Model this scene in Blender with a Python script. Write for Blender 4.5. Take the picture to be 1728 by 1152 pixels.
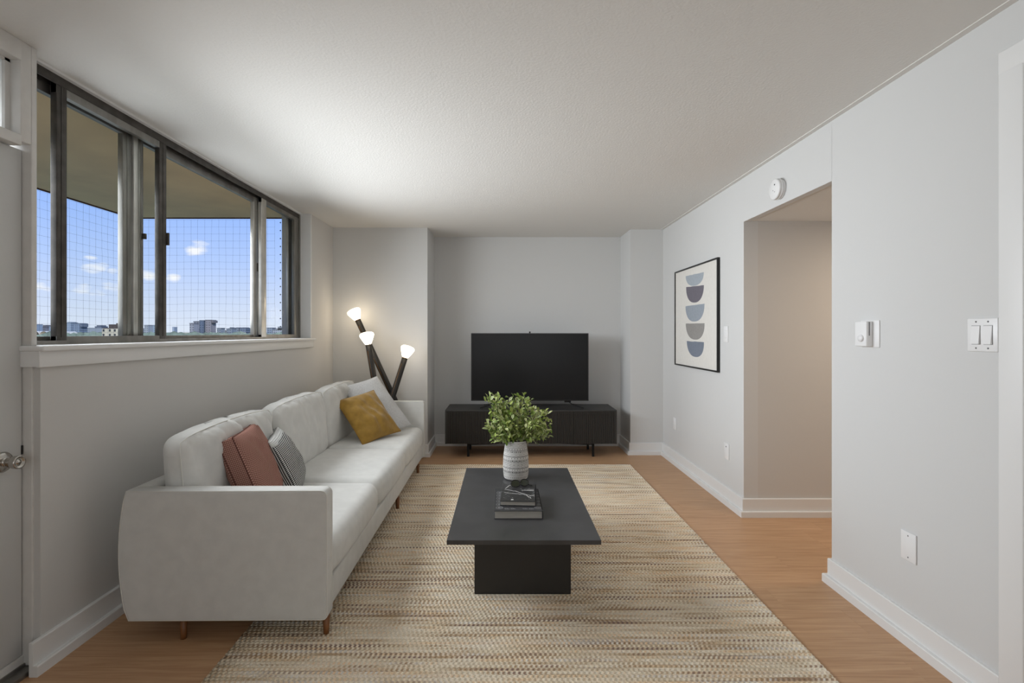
import bpy, bmesh, math, random
from mathutils import Vector, Matrix, noise
random.seed(7)
sc = bpy.context.scene
for o in list(bpy.data.objects): bpy.data.objects.remove(o)
COL = sc.collection

# ------------------------------------------------------------------ camera
EYE = 1.30; F = 864.0; CX = 850.0; CY = 561.0
cam_d = bpy.data.cameras.new('camera'); cam = bpy.data.objects.new('camera', cam_d); COL.objects.link(cam)
cam_d.sensor_width = 36; cam_d.lens = 18.0
cam_d.shift_x = 14/1728; cam_d.shift_y = -15/1728
cam_d.clip_start = 0.05; cam_d.clip_end = 6000
cam.location = (0, 0, EYE); cam.rotation_euler = (math.pi/2, 0, 0)
sc.camera = cam
sc.view_settings.view_transform = 'Standard'; sc.view_settings.look = 'None'
sc.view_settings.exposure = 0.0; sc.view_settings.gamma = 1.0
sc.view_settings.use_curve_mapping = False

def P(u, y, Z):                     # pixel of the photograph at depth Z -> world point
    return Vector(((u-CX)/F*Z, Z, EYE+(CY-y)/F*Z))
def lin(c):
    out = []
    for v in c:
        v = v/255.0
        out.append(v/12.92 if v <= 0.04045 else ((v+0.055)/1.055)**2.4)
    return (out[0], out[1], out[2], 1.0)

# ------------------------------------------------------------------ world
SKY_STRENGTH = 1.12
world = bpy.data.worlds.new('sky'); sc.world = world; world.use_nodes = True
nt = world.node_tree; nt.nodes.clear()
def N(t, **k):
    n = nt.nodes.new(t)
    for a, b in k.items(): setattr(n, a, b)
    return n
def M(op, a, b=None, clamp=False):
    n = N('ShaderNodeMath', operation=op); n.use_clamp = clamp
    for i, v in enumerate((a, b)):
        if v is None: continue
        if isinstance(v, (int, float)): n.inputs[i].default_value = v
        else: nt.links.new(v, n.inputs[i])
    return n.outputs[0]
tc = N('ShaderNodeTexCoord'); sep = N('ShaderNodeSeparateXYZ')
nt.links.new(tc.outputs['Generated'], sep.inputs[0])
az = M('ARCTAN2', sep.outputs[0], sep.outputs[1]); el = M('ARCSINE', sep.outputs[2])
ramp = N('ShaderNodeValToRGB')
nt.links.new(M('MULTIPLY', el, 1/1.5708, True), ramp.inputs[0])
cr = ramp.color_ramp
cr.elements[0].position = 0.0; cr.elements[0].color = lin((218, 226, 240))
cr.elements[1].position = 1.0; cr.elements[1].color = lin((86, 130, 214))
for p, c in ((0.03, (204, 217, 242)), (0.075, (178, 202, 248)), (0.135, (148, 183, 249)), (0.35, (112, 154, 232))):
    e = cr.elements.new(p); e.color = lin(c)
mp = N('ShaderNodeMapping'); mp.inputs['Scale'].default_value = (1, 1, 2.6)
nt.links.new(tc.outputs['Generated'], mp.inputs[0])
nz = N('ShaderNodeTexNoise'); nz.inputs['Scale'].default_value = 26; nz.inputs['Detail'].default_value = 6
nt.links.new(mp.outputs[0], nz.inputs['Vector'])
mask = None
for (u, y, w, h) in ((335, 420, 26, 13), (158, 451, 24, 11), (190, 458, 11, 6), (66, 484, 22, 8), (136, 489, 22, 11),
                     (192, 484, 24, 12), (250, 463, 17, 11), (292, 469, 14, 7), (152, 435, 14, 4), (165, 495, 18, 7),
                     (-160, 440, 60, 18), (-420, 380, 80, 20), (1240, 420, 60, 16), (1700, 400, 90, 22)):
    a0 = math.atan2(u-CX, F); e0 = math.atan2(CY-y, math.hypot(u-CX, F))
    sc_ = 1/math.hypot(u-CX, F)
    da = M('MULTIPLY', M('SUBTRACT', az, a0), 1/(w*sc_*0.75)); de = M('MULTIPLY', M('SUBTRACT', el, e0), 1/(h*sc_))
    v = M('SUBTRACT', 1.0, M('ADD', M('MULTIPLY', da, da), M('MULTIPLY', de, de)))
    mask = v if mask is None else M('MAXIMUM', mask, v)
mask = M('MAXIMUM', mask, -1.0)
cl = M('ADD', mask, M('MULTIPLY', M('SUBTRACT', nz.outputs[0], 0.5), 5.0))
cl = M('MULTIPLY', cl, 0.75, True)
below = M('GREATER_THAN', el, 0.0)
mixc = N('ShaderNodeMixRGB'); mixc.inputs[2].default_value = lin((246, 246, 248))
nt.links.new(M('MULTIPLY', cl, 0.95), mixc.inputs[0]); nt.links.new(ramp.outputs[0], mixc.inputs[1])
mixg = N('ShaderNodeMixRGB'); mixg.inputs[1].default_value = lin((150, 156, 150))
nt.links.new(below, mixg.inputs[0]); nt.links.new(mixc.outputs[0], mixg.inputs[2])
bg = N('ShaderNodeBackground'); bg.inputs[1].default_value = SKY_STRENGTH
nt.links.new(mixg.outputs[0], bg.inputs[0])
wo = N('ShaderNodeOutputWorld'); nt.links.new(bg.outputs[0], wo.inputs[0])

# ------------------------------------------------------------------ sun and large area lights
def light(name, kind, loc, energy, color, rot=None, size=None, size_y=None, aim=None, spread=None):
    d = bpy.data.lights.new(name, kind); d.energy = energy; d.color = color
    o = bpy.data.objects.new(name, d); COL.objects.link(o); o.location = loc
    if rot: o.rotation_euler = rot
    if aim is not None: o.rotation_euler = Vector(aim).to_track_quat('-Z', 'Y').to_euler()
    if kind == 'AREA':
        d.shape = 'RECTANGLE'; d.size = size; d.size_y = size_y
        if spread: d.spread = spread
    return o
sun = light('sun', 'SUN', (30, -30, 40), 3.4, (1.0, 0.96, 0.9), aim=(-0.4, 0.7, -0.5)); sun.data.angle = 0.01
# daylight through the big window (left); rear light is added fill, no window there
wl = light('window_daylight', 'AREA', (-1.835, 3.22, 1.62), 38, (0.92, 0.96, 1.0), size=2.6, size_y=0.66, aim=(1, 0.04, -0.08), spread=math.radians(128))
ol = light('balcony_daylight', 'AREA', (-2.09, 2.55, 1.72), 24, (0.92, 0.96, 1.0), size=2.8, size_y=0.8, aim=(1, 0, 0.0), spread=math.radians(140))
rl = light('rear_fill', 'AREA', (0.3, -1.9, 1.35), 19, (0.94, 0.98, 1.0), size=3.0, size_y=1.8, aim=(0, 1, 0.0))
hl = light('hall_lamp_light', 'AREA', (2.75, 2.75, 2.05), 11, (1.0, 0.82, 0.64), size=0.4, size_y=0.4, aim=(0, 0, -1))

# ------------------------------------------------------------------ materials
def new_mat(name):
    m = bpy.data.materials.new(name); m.use_nodes = True
    t = m.node_tree; b = t.nodes['Principled BSDF']; return m, t, b
def mat(name, rgb, rough=0.6, metal=0.0, spec=0.5, nscale=0, bump=0.0, var=0.0, vscale=8, stretch=(1, 1, 1), emis=None, estr=0, coat=0, sheen=0):
    m, t, b = new_mat(name); c = lin(rgb)
    b.inputs['Base Color'].default_value = c; b.inputs['Roughness'].default_value = rough
    b.inputs['Metallic'].default_value = metal; b.inputs['Specular IOR Level'].default_value = spec
    if coat: b.inputs['Coat Weight'].default_value = coat
    if sheen: b.inputs['Sheen Weight'].default_value = sheen
    if emis:
        b.inputs['Emission Color'].default_value = lin(emis); b.inputs['Emission Strength'].default_value = estr
    if nscale or var:
        co = t.nodes.new('ShaderNodeTexCoord'); mp = t.nodes.new('ShaderNodeMapping'); mp.inputs['Scale'].default_value = stretch
        t.links.new(co.outputs['Object'], mp.inputs[0])
    if nscale:
        n = t.nodes.new('ShaderNodeTexNoise'); n.inputs['Scale'].default_value = nscale; n.inputs['Detail'].default_value = 4
        t.links.new(mp.outputs[0], n.inputs['Vector'])
        bp = t.nodes.new('ShaderNodeBump'); bp.inputs['Strength'].default_value = bump; bp.inputs['Distance'].default_value = 0.002
        t.links.new(n.outputs[0], bp.inputs['Height']); t.links.new(bp.outputs[0], b.inputs['Normal'])
    if var:
        n2 = t.nodes.new('ShaderNodeTexNoise'); n2.inputs['Scale'].default_value = vscale; n2.inputs['Detail'].default_value = 5
        t.links.new(mp.outputs[0], n2.inputs['Vector'])
        mx = t.nodes.new('ShaderNodeMixRGB')
        mx.inputs[1].default_value = tuple(max(0, x*(1-var)) for x in c[:3])+(1,)
        mx.inputs[2].default_value = tuple(min(1, x*(1+var)) for x in c[:3])+(1,)
        rr = t.nodes.new('ShaderNodeMapRange'); rr.inputs[1].default_value = 0.35; rr.inputs[2].default_value = 0.65
        t.links.new(n2.outputs[0], rr.inputs[0]); t.links.new(rr.outputs[0], mx.inputs[0]); t.links.new(mx.outputs[0], b.inputs['Base Color'])
    return m
WALL = mat('wall_paint', (214, 214, 213), 0.75, nscale=60, bump=0.12, spec=0.25)
WALLG = mat('wall_paint_darker', (210, 208, 205), 0.75, nscale=60, bump=0.12, spec=0.25)  # same paint as the other walls, slightly darker and warmer
CEIL = mat('stippled_ceiling_paint', (226, 224, 220), 0.9, nscale=90, bump=0.8, spec=0.1)
TRIM = mat('white_trim_paint', (232, 232, 231), 0.45, nscale=30, bump=0.05)
OLDTRIM = mat('old_white_trim_paint', (214, 212, 208), 0.5, nscale=45, bump=0.5, var=0.03, vscale=20)
DOORM = mat('door_paint', (205, 205, 203), 0.5, nscale=20, bump=0.05)
ALU = mat('weathered_aluminium', (140, 137, 132), 0.42, metal=0.75, nscale=40, bump=0.2, var=0.18, vscale=14, stretch=(1, 1, .3))
ALUL = mat('bright_aluminium', (205, 202, 196), 0.35, metal=0.6, nscale=30, bump=0.1, var=0.1, vscale=10)
ALUD = mat('dark_aluminium_track', (78, 74, 70), 0.5, metal=0.5, nscale=40, bump=0.2, var=0.25, vscale=18)
CHROME = mat('brushed_nickel', (186, 182, 176), 0.24, metal=1.0)
DARK = mat('black_rubber', (22, 21, 20), 0.6)
PLASTIC = mat('white_plastic', (238, 238, 238), 0.35)
PLASTIC_S = mat('grey_plastic', (110, 110, 112), 0.5)  # even grey for screws, sockets, slots and switch surrounds
BLACKMET = mat('matte_black_metal', (16, 16, 17), 0.5, metal=0.3)
FABRIC = mat('off_white_sofa_fabric', (216, 216, 213), 0.92, nscale=420, bump=0.25, var=0.035, vscale=16, sheen=0.15, spec=0.2)
PIPING = mat('sofa_piping', (222, 221, 216), 0.9, nscale=420, bump=0.2, spec=0.2)
LINEN = mat('pale_grey_linen', (205, 206, 207), 0.95, nscale=500, bump=0.6, var=0.08, vscale=90, sheen=0.1, spec=0.15)
MUSTARD = mat('mustard_velvet', (152, 118, 50), 0.85, nscale=300, bump=0.2, var=0.12, vscale=22, sheen=0.35, spec=0.2)
WALNUT = mat('walnut_leg', (126, 80, 42), 0.4, nscale=50, bump=0.1, var=0.15, vscale=20, stretch=(4, 4, .5))
TABLE = mat('black_stained_tabletop', (64, 64, 65), 0.36, nscale=160, bump=0.04, var=0.13, vscale=9, spec=0.5)
TABLEB = mat('black_table_base', (40, 38, 36), 0.5, nscale=60, bump=0.05, var=0.08, vscale=6)
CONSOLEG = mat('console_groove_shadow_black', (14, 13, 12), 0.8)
CONSOLER = mat('console_ribs', (66, 62, 58), 0.45, nscale=80, bump=0.08)
CONSOLE = mat('black_console_wood', (52, 51, 50), 0.5, nscale=80, bump=0.08, var=0.1, vscale=12)
TVB = mat('tv_bezel', (12, 12, 12), 0.35)
SCREEN = mat('tv_screen_glass', (30, 30, 31), 0.22, spec=0.22)
BRASS = mat('brass', (168, 120, 66), 0.35, metal=0.9)
BULB = mat('opal_glass_lit', (255, 250, 240), 0.3, emis=(255, 236, 206), estr=7.0)
LAMPB = mat('lamp_black_metal', (44, 42, 40), 0.45, metal=0.3)
PAPER = mat('book_pages', (176, 172, 164), 0.8, nscale=200, bump=0.3, stretch=(.1, .1, 6), var=0.12, vscale=200)
COVER = mat('black_book_cover', (50, 50, 52), 0.4, var=0.3, vscale=60)
COVERB = mat('grey_book_cover', (58, 58, 60), 0.45, var=0.15, vscale=40)
PRINT = mat('white_print', (214, 214, 212), 0.6)
PRINTG = mat('grey_print', (128, 128, 130), 0.6)
FRAMEB = mat('black_picture_frame', (20, 19, 18), 0.4)
ARTP = mat('art_paper', (226, 223, 217), 0.85, nscale=300, bump=0.15, var=0.02, vscale=40)
STEM = mat('plant_stem', (92, 84, 52), 0.7)
SOFFIT = mat('tan_balcony_soffit', (250, 220, 174), 0.9, nscale=60, bump=0.4, var=0.06, vscale=3)
CONC = mat('balcony_concrete', (150, 146, 138), 0.9, nscale=40, bump=0.3)
DRIP = mat('brown_soffit_edge', (96, 66, 48), 0.9)
BRICK = mat('brown_brick', (104, 84, 72), 0.9, nscale=80, bump=0.5, var=0.2, vscale=12)
MORTAR = mat('brick_mortar', (122, 112, 102), 0.95, nscale=80, bump=0.4)
NETM = mat('net_cord', (92, 96, 108), 0.8)
GROUND = mat('distant_ground', (138, 144, 124), 1.0, var=0.25, vscale=0.02, spec=0.0)
TREES = mat('distant_tree_green', (128, 140, 122), 1.0, var=0.3, vscale=0.08, spec=0.0)  # paler green, distance haze is part of the colour

def bowl_mat(name, rgb): return mat(name, rgb, 0.85, nscale=200, bump=0.1, var=0.05, vscale=60)

def wood_floor():
    m, t, b = new_mat('oak_laminate'); L = t.links
    co = t.nodes.new('ShaderNodeTexCoord'); oi = t.nodes.new('ShaderNodeObjectInfo')
    add = t.nodes.new('ShaderNodeVectorMath'); add.operation = 'MULTIPLY_ADD'
    cmb = t.nodes.new('ShaderNodeCombineXYZ'); L.new(oi.outputs['Random'], cmb.inputs[0]); L.new(oi.outputs['Random'], cmb.inputs[1])
    add.inputs[1].default_value = (31, 17, 0)
    L.new(cmb.outputs[0], add.inputs[0]); L.new(co.outputs['Object'], add.inputs[2])
    mp = t.nodes.new('ShaderNodeMapping'); mp.inputs['Scale'].default_value = (1.1, 26, 1); L.new(add.outputs[0], mp.inputs[0])
    n = t.nodes.new('ShaderNodeTexNoise'); n.inputs['Scale'].default_value = 2.4; n.inputs['Detail'].default_value = 7; n.inputs['Distortion'].default_value = 1.2
    L.new(mp.outputs[0], n.inputs['Vector'])
    cr = t.nodes.new('ShaderNodeValToRGB'); e = cr.color_ramp.elements
    e[0].position = 0.25; e[0].color = lin((176, 134, 98)); e[1].position = 0.75; e[1].color = lin((206, 166, 128))
    L.new(n.outputs[0], cr.inputs[0])
    mx = t.nodes.new('ShaderNodeMixRGB'); mx.blend_type = 'MULTIPLY'; mx.inputs[0].default_value = 1
    mr = t.nodes.new('ShaderNodeMapRange'); mr.inputs[3].default_value = 0.96; mr.inputs[4].default_value = 1.03
    L.new(oi.outputs['Random'], mr.inputs[0])
    L.new(cr.outputs[0], mx.inputs[1]); L.new(mr.outputs[0], mx.inputs[2]); L.new(mx.outputs[0], b.inputs['Base Color'])
    b.inputs['Roughness'].default_value = 0.42; b.inputs['Specular IOR Level'].default_value = 0.4
    bp = t.nodes.new('ShaderNodeBump'); bp.inputs['Strength'].default_value = 0.06; bp.inputs['Distance'].default_value = 0.001
    L.new(n.outputs[0], bp.inputs['Height']); L.new(bp.outputs[0], b.inputs['Normal'])
    return m
WOOD = wood_floor()

ROW = 0.0185
def rug_mat():
    m, t, b = new_mat('braided_rug_yarn'); L = t.links
    def mm(op, a, bb=None, cl=False):
        n = t.nodes.new('ShaderNodeMath'); n.operation = op; n.use_clamp = cl
        for i, v in enumerate((a, bb)):
            if v is None: continue
            if isinstance(v, (int, float)): n.inputs[i].default_value = v
            else: L.new(v, n.inputs[i])
        return n.outputs[0]
    co = t.nodes.new('ShaderNodeTexCoord'); s = t.nodes.new('ShaderNodeSeparateXYZ'); L.new(co.outputs['Object'], s.inputs[0])
    half = mm('FLOOR', mm('MULTIPLY', s.outputs[1], 2/ROW))            # every braid row is two half rows
    row = mm('FLOOR', mm('MULTIPLY', s.outputs[1], 1/ROW))
    par = mm('SUBTRACT', mm('MULTIPLY', mm('FRACT', mm('MULTIPLY', half, 0.5)), 4.0), 1.0)
    fy = mm('FRACT', mm('MULTIPLY', s.outputs[1], 2/ROW))
    # slanted stitches
    ph = mm('ADD', mm('MULTIPLY', s.outputs[0], 2*math.pi/0.020), mm('MULTIPLY', mm('MULTIPLY', fy, par), 1.6))
    ph = mm('ADD', ph, mm('MULTIPLY', row, 2.1))
    st = mm('SINE', ph)
    def yarn(seedv, srcrow, xs):
        c = t.nodes.new('ShaderNodeCombineXYZ')
        L.new(mm('MULTIPLY', s.outputs[0], xs), c.inputs[0]); L.new(mm('MULTIPLY', srcrow, 7.77), c.inputs[1]); c.inputs[2].default_value = seedv
        n = t.nodes.new('ShaderNodeTexNoise'); n.inputs['Scale'].default_value = 1.0; n.inputs['Detail'].default_value = 2
        L.new(c.outputs[0], n.inputs['Vector'])
        mr = t.nodes.new('ShaderNodeMapRange'); mr.inputs[1].default_value = 0.22; mr.inputs[2].default_value = 0.78
        L.new(n.outputs[0], mr.inputs[0])
        cr = t.nodes.new('ShaderNodeValToRGB'); cr.color_ramp.interpolation = 'LINEAR'; e = cr.color_ramp.elements
        e[0].position = 0; e[0].color = lin((118, 90, 76)); e[1].position = 1; e[1].color = lin((242, 232, 212))
        for p, col in ((0.14, (142, 118, 108)), (0.28, (182, 154, 122)), (0.42, (224, 208, 182)), (0.55, (236, 224, 204)), (0.66, (226, 198, 162)), (0.78, (226, 218, 208)), (0.9, (164, 132, 100))):
            x = e.new(p); x.color = lin(col)
        L.new(mr.outputs[0], cr.inputs[0]); return cr.outputs[0]
    a = yarn(0.0, row, 1.1); bb = yarn(5.3, half, 2.2)
    mx = t.nodes.new('ShaderNodeMixRGB')
    L.new(mm('ADD', mm('MULTIPLY', st, 0.9), 0.5, True), mx.inputs[0]); L.new(a, mx.inputs[1]); L.new(bb, mx.inputs[2])
    # fibre speckle, plus shade between the stitches darkened into the colour
    n2 = t.nodes.new('ShaderNodeTexNoise'); n2.inputs['Scale'].default_value = 260; L.new(co.outputs['Object'], n2.inputs['Vector'])
    mr2 = t.nodes.new('ShaderNodeMapRange'); mr2.inputs[3].default_value = 0.74; mr2.inputs[4].default_value = 1.42; L.new(mm('ADD', mm('MULTIPLY', st, 0.10), n2.outputs[0]), mr2.inputs[0])
    mu = t.nodes.new('ShaderNodeMixRGB'); mu.blend_type = 'MULTIPLY'; mu.inputs[0].default_value = 1
    L.new(mx.outputs[0], mu.inputs[1]); L.new(mr2.outputs[0], mu.inputs[2]); L.new(mu.outputs[0], b.inputs['Base Color'])
    b.inputs['Roughness'].default_value = 0.95; b.inputs['Specular IOR Level'].default_value = 0.1
    bp = t.nodes.new('ShaderNodeBump'); bp.inputs['Strength'].default_value = 0.85; bp.inputs['Distance'].default_value = 0.004
    L.new(mm('ADD', mm('MULTIPLY', st, 0.5), n2.outputs[0]), bp.inputs['Height']); L.new(bp.outputs[0], b.inputs['Normal'])
    return m
RUG = rug_mat()

def glass_mat():
    m = bpy.data.materials.new('window_glass'); m.use_nodes = True; t = m.node_tree; t.nodes.clear()
    tr = t.nodes.new('ShaderNodeBsdfTransparent'); tr.inputs[0].default_value = (0.97, 0.98, 0.98, 1)
    gl = t.nodes.new('ShaderNodeBsdfGlossy'); gl.inputs['Roughness'].default_value = 0.02
    fr = t.nodes.new('ShaderNodeFresnel'); fr.inputs[0].default_value = 1.45
    mu = t.nodes.new('ShaderNodeMath'); mu.operation = 'MULTIPLY'; mu.inputs[1].default_value = 0.006
    mx = t.nodes.new('ShaderNodeMixShader'); o = t.nodes.new('ShaderNodeOutputMaterial')
    t.links.new(fr.outputs[0], mu.inputs[0]); t.links.new(mu.outputs[0], mx.inputs[0])
    t.links.new(tr.outputs[0], mx.inputs[1]); t.links.new(gl.outputs[0], mx.inputs[2]); t.links.new(mx.outputs[0], o.inputs[0])
    return m
GLASS = glass_mat()
def frost_mat():
    m, t, b = new_mat('frosted_glass'); b.inputs['Base Color'].default_value = lin((236, 238, 238)); b.inputs['Roughness'].default_value = 0.6
    tl = t.nodes.new('ShaderNodeBsdfTranslucent'); tl.inputs[0].default_value = (1, 1, 1, 1)
    mx = t.nodes.new('ShaderNodeMixShader'); mx.inputs[0].default_value = 0.55
    out = t.nodes['Material Output']
    t.links.new(b.outputs[0], mx.inputs[1]); t.links.new(tl.outputs[0], mx.inputs[2]); t.links.new(mx.outputs[0], out.inputs[0])
    return m
FROST = frost_mat()

def uv_pattern(name, fn):
    m, t, b = new_mat(name); L = t.links
    def mm(op, a, bb=None, cl=False):
        n = t.nodes.new('ShaderNodeMath'); n.operation = op; n.use_clamp = cl
        for i, v in enumerate((a, bb)):
            if v is None: continue
            if isinstance(v, (int, float)): n.inputs[i].default_value = v
            else: L.new(v, n.inputs[i])
        return n.outputs[0]
    uv = t.nodes.new('ShaderNodeUVMap'); s = t.nodes.new('ShaderNodeSeparateXYZ'); L.new(uv.outputs[0], s.inputs[0])
    c0, c1, f, h = fn(t, mm, s.outputs[0], s.outputs[1], uv.outputs[0])
    mx = t.nodes.new('ShaderNodeMixRGB'); mx.inputs[1].default_value = lin(c0); mx.inputs[2].default_value = lin(c1)
    L.new(f, mx.inputs[0]); L.new(mx.outputs[0], b.inputs['Base Color'])
    b.inputs['Roughness'].default_value = 0.95; b.inputs['Specular IOR Level'].default_value = 0.15
    bp = t.nodes.new('ShaderNodeBump'); bp.inputs['Strength'].default_value = 0.5; bp.inputs['Distance'].default_value = 0.002
    L.new(h, bp.inputs['Height']); L.new(bp.outputs[0], b.inputs['Normal'])
    return m
def terra(t, mm, u, v, uv):
    a = mm('SINE', mm('MULTIPLY', u, 2*math.pi/0.012)); c = mm('SINE', mm('MULTIPLY', v, 2*math.pi/0.012))
    h = mm('MULTIPLY', a, c); return (138, 97, 86), (200, 157, 144), mm('ADD', mm('MULTIPLY', h, 1.1), 0.12, True), h
def mono(t, mm, u, v, uv):
    n = t.nodes.new('ShaderNodeTexNoise'); n.inputs['Scale'].default_value = 5; n.inputs['Detail'].default_value = 3; t.links.new(uv, n.inputs['Vector'])
    w = mm('MULTIPLY', n.outputs[0], 9.0)
    st = mm('SINE', mm('ADD', mm('MULTIPLY', v, 2*math.pi/0.0096), w))
    ck = mm('SINE', mm('MULTIPLY', u, 2*math.pi/0.0092))
    sel = mm('GREATER_THAN', u, 0.17)                     # woven dots on one half, wavy stripes on the other
    dots = mm('MULTIPLY', mm('SUBTRACT', mm('ADD', st, ck), 0.0), 0.9)
    v1 = mm('ADD', mm('MULTIPLY', dots, mm('SUBTRACT', 1.0, sel)), mm('MULTIPLY', st, sel))
    f = mm('ADD', mm('MULTIPLY', v1, 2.2), 0.6, True)
    # pale plain band near the top seam
    top = mm('GREATER_THAN', mm('ADD', v, mm('MULTIPLY', n.outputs[0], 0.06)), 0.335)
    f2 = mm('MAXIMUM', mm('SUBTRACT', 1.0, f), mm('MULTIPLY', top, 0.85))
    return (44, 44, 45), (206, 207, 205), f2, st
TERRA = uv_pattern('terracotta_weave', terra); MONO = uv_pattern('black_white_weave', mono)

def attr_mat(name, rough=0.7, bump=0.0):
    m, t, b = new_mat(name); a = t.nodes.new('ShaderNodeAttribute'); a.attribute_name = 'Col'
    t.links.new(a.outputs['Color'], b.inputs['Base Color']); b.inputs['Roughness'].default_value = rough
    return m
VASE = attr_mat('patterned_ceramic', 0.75); LEAF = attr_mat('variegated_leaf', 0.5)
LEAF.node_tree.nodes['Principled BSDF'].inputs['Specular IOR Level'].default_value = 0.3

# ------------------------------------------------------------------ mesh helpers
OFF = {}
class MB:
    def __init__(s): s.v = []; s.f = []; s.sm = []; s.mi = []; s.col = []; s.uv = None
    def add(s, vs, fs, smooth=False, mi=0):
        o = len(s.v); s.v += [Vector(p) for p in vs]
        for f in fs: s.f.append([i+o for i in f]); s.sm.append(smooth); s.mi.append(mi)
        return s
    def box(s, x0, x1, y0, y1, z0, z1, mi=0, M_=None):
        vs = [Vector(p) for p in ((x0,y0,z0),(x1,y0,z0),(x1,y1,z0),(x0,y1,z0),(x0,y0,z1),(x1,y0,z1),(x1,y1,z1),(x0,y1,z1))]
        if M_ is not None: vs = [M_ @ p for p in vs]
        return s.add(vs, [(0,3,2,1),(4,5,6,7),(0,1,5,4),(1,2,6,5),(2,3,7,6),(3,0,4,7)], False, mi)
    def bbox(s, x0, x1, y0, y1, z0, z1, bev=0.003, seg=2, smooth=True, M_=None, mi=0):
        bm = bmesh.new(); bmesh.ops.create_cube(bm, size=1)
        for v in bm.verts: v.co = Vector(((x0+x1)/2+v.co.x*(x1-x0), (y0+y1)/2+v.co.y*(y1-y0), (z0+z1)/2+v.co.z*(z1-z0)))
        bmesh.ops.bevel(bm, geom=list(bm.edges), offset=bev, segments=seg, profile=0.5, affect='EDGES', clamp_overlap=True)
        bm.verts.index_update()
        vs = [M_ @ v.co if M_ is not None else v.co.copy() for v in bm.verts]
        s.add(vs, [[v.index for v in f.verts] for f in bm.faces], smooth, mi); bm.free(); return s
    def tube(s, p0, p1, r0, r1=None, n=10, caps=True, smooth=True, mi=0):
        if r1 is None: r1 = r0
        p0 = Vector(p0); p1 = Vector(p1); d = (p1-p0).normalized()
        a = d.orthogonal().normalized(); b = d.cross(a); vs = []
        for p, r in ((p0, r0), (p1, r1)):
            for i in range(n):
                t = 2*math.pi*i/n; vs.append(p+a*r*math.cos(t)+b*r*math.sin(t))
        fs = [(i, (i+1) % n, n+(i+1) % n, n+i) for i in range(n)]
        s.add(vs, fs, smooth, mi)
        if caps: o = len(s.v)-2*n; s.f += [[o+i for i in range(n)][::-1], [o+n+i for i in range(n)]]; s.sm += [False, False]; s.mi += [mi, mi]
        return s
    def path(s, pts, r, n=8, closed=False, mi=0):
        pts = [Vector(p) for p in pts]; m = len(pts); rings = []
        prev = None
        for i in range(m):
            if closed: d = pts[(i+1) % m]-pts[i-1]
            else: d = pts[min(i+1, m-1)]-pts[max(i-1, 0)]
            d.normalize()
            a = d.orthogonal().normalized() if prev is None else (prev-d*prev.dot(d)).normalized()
            prev = a; b = d.cross(a)
            rr = r[i] if isinstance(r, (list, tuple)) else r
            rings.append([pts[i]+a*rr*math.cos(2*math.pi*k/n)+b*rr*math.sin(2*math.pi*k/n) for k in range(n)])
        vs = [p for q in rings for p in q]; fs = []
        for i in range(m if closed else m-1):
            j = (i+1) % m
            for k in range(n): fs.append((i*n+k, i*n+(k+1) % n, j*n+(k+1) % n, j*n+k))
        if not closed: fs += [tuple(range(n))[::-1], tuple((m-1)*n+k for k in range(n))]
        return s.add(vs, fs, True, mi)
    def lathe(s, prof, c=(0, 0, 0), n=32, M_=None, mi=0, smooth=True):
        vs = []; fs = []; c = Vector(c); m = len(prof)
        for (r, z) in prof:
            for k in range(n):
                t = 2*math.pi*k/n; p = Vector((r*math.cos(t), r*math.sin(t), z))
                vs.append((M_ @ p if M_ is not None else p)+c)
        for i in range(m-1):
            for k in range(n): fs.append((i*n+k, i*n+(k+1) % n, (i+1)*n+(k+1) % n, (i+1)*n+k))
        return s.add(vs, fs, smooth, mi)
    def build(s, name, mats, parent=None, local=False):
        me = bpy.data.meshes.new(name)
        off = OFF.get(parent.name, Vector((0, 0, 0))) if parent else Vector((0, 0, 0))
        if local: off = Vector((0, 0, 0))
        me.from_pydata([tuple(p-off) for p in s.v], [], s.f)
        if not isinstance(mats, (list, tuple)): mats = [mats]
        for m in mats: me.materials.append(m)
        me.polygons.foreach_set('use_smooth', s.sm)
        if len(mats) > 1: me.polygons.foreach_set('material_index', s.mi)
        if s.col:
            ca = me.color_attributes.new('Col', 'FLOAT_COLOR', 'POINT')
            for i, c in enumerate(s.col): ca.data[i].color = c
        if s.uv:
            ul = me.uv_layers.new(name='UVMap')
            for l in me.loops: ul.data[l.index].uv = s.uv[l.vertex_index]
        me.validate(); me.update()
        o = bpy.data.objects.new(name, me); COL.objects.link(o)
        if parent: o.parent = parent; OFF[o.name] = OFF.get(parent.name, Vector((0, 0, 0)))
        return o
def tag(o, label=None, cat=None, group=None, kind=None):
    if label: o['label'] = label
    if cat: o['category'] = cat
    if group: o['group'] = group
    if kind: o['kind'] = kind
    return o
def thing(name, loc, label=None, cat=None, group=None, kind=None, rz=0.0):
    o = bpy.data.objects.new(name, None); COL.objects.link(o); o.location = loc; o.rotation_euler = (0, 0, rz)
    o.empty_display_size = 0.05; OFF[o.name] = Vector(loc)
    return tag(o, label, cat, group, kind)
def B(name, x0, x1, y0, y1, z0, z1, m, parent=None, bev=0):
    mb = MB()
    if bev: mb.bbox(x0, x1, y0, y1, z0, z1, bev, 2, False)
    else: mb.box(x0, x1, y0, y1, z0, z1)
    return mb.build(name, m, parent)
def struct(name, mb, m): return tag(mb.build(name, m), kind='structure')

# ------------------------------------------------------------------ room shell
XL = -1.79; XR = 1.70; H = 2.40; YP = 5.37; YPR = 5.46; YB = 5.90; YR = -2.2
XW = -2.06                                     # outer face of the window wall
YJ = 4.754; YD = 1.978                         # far jamb of window, near end of wall under window
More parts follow.
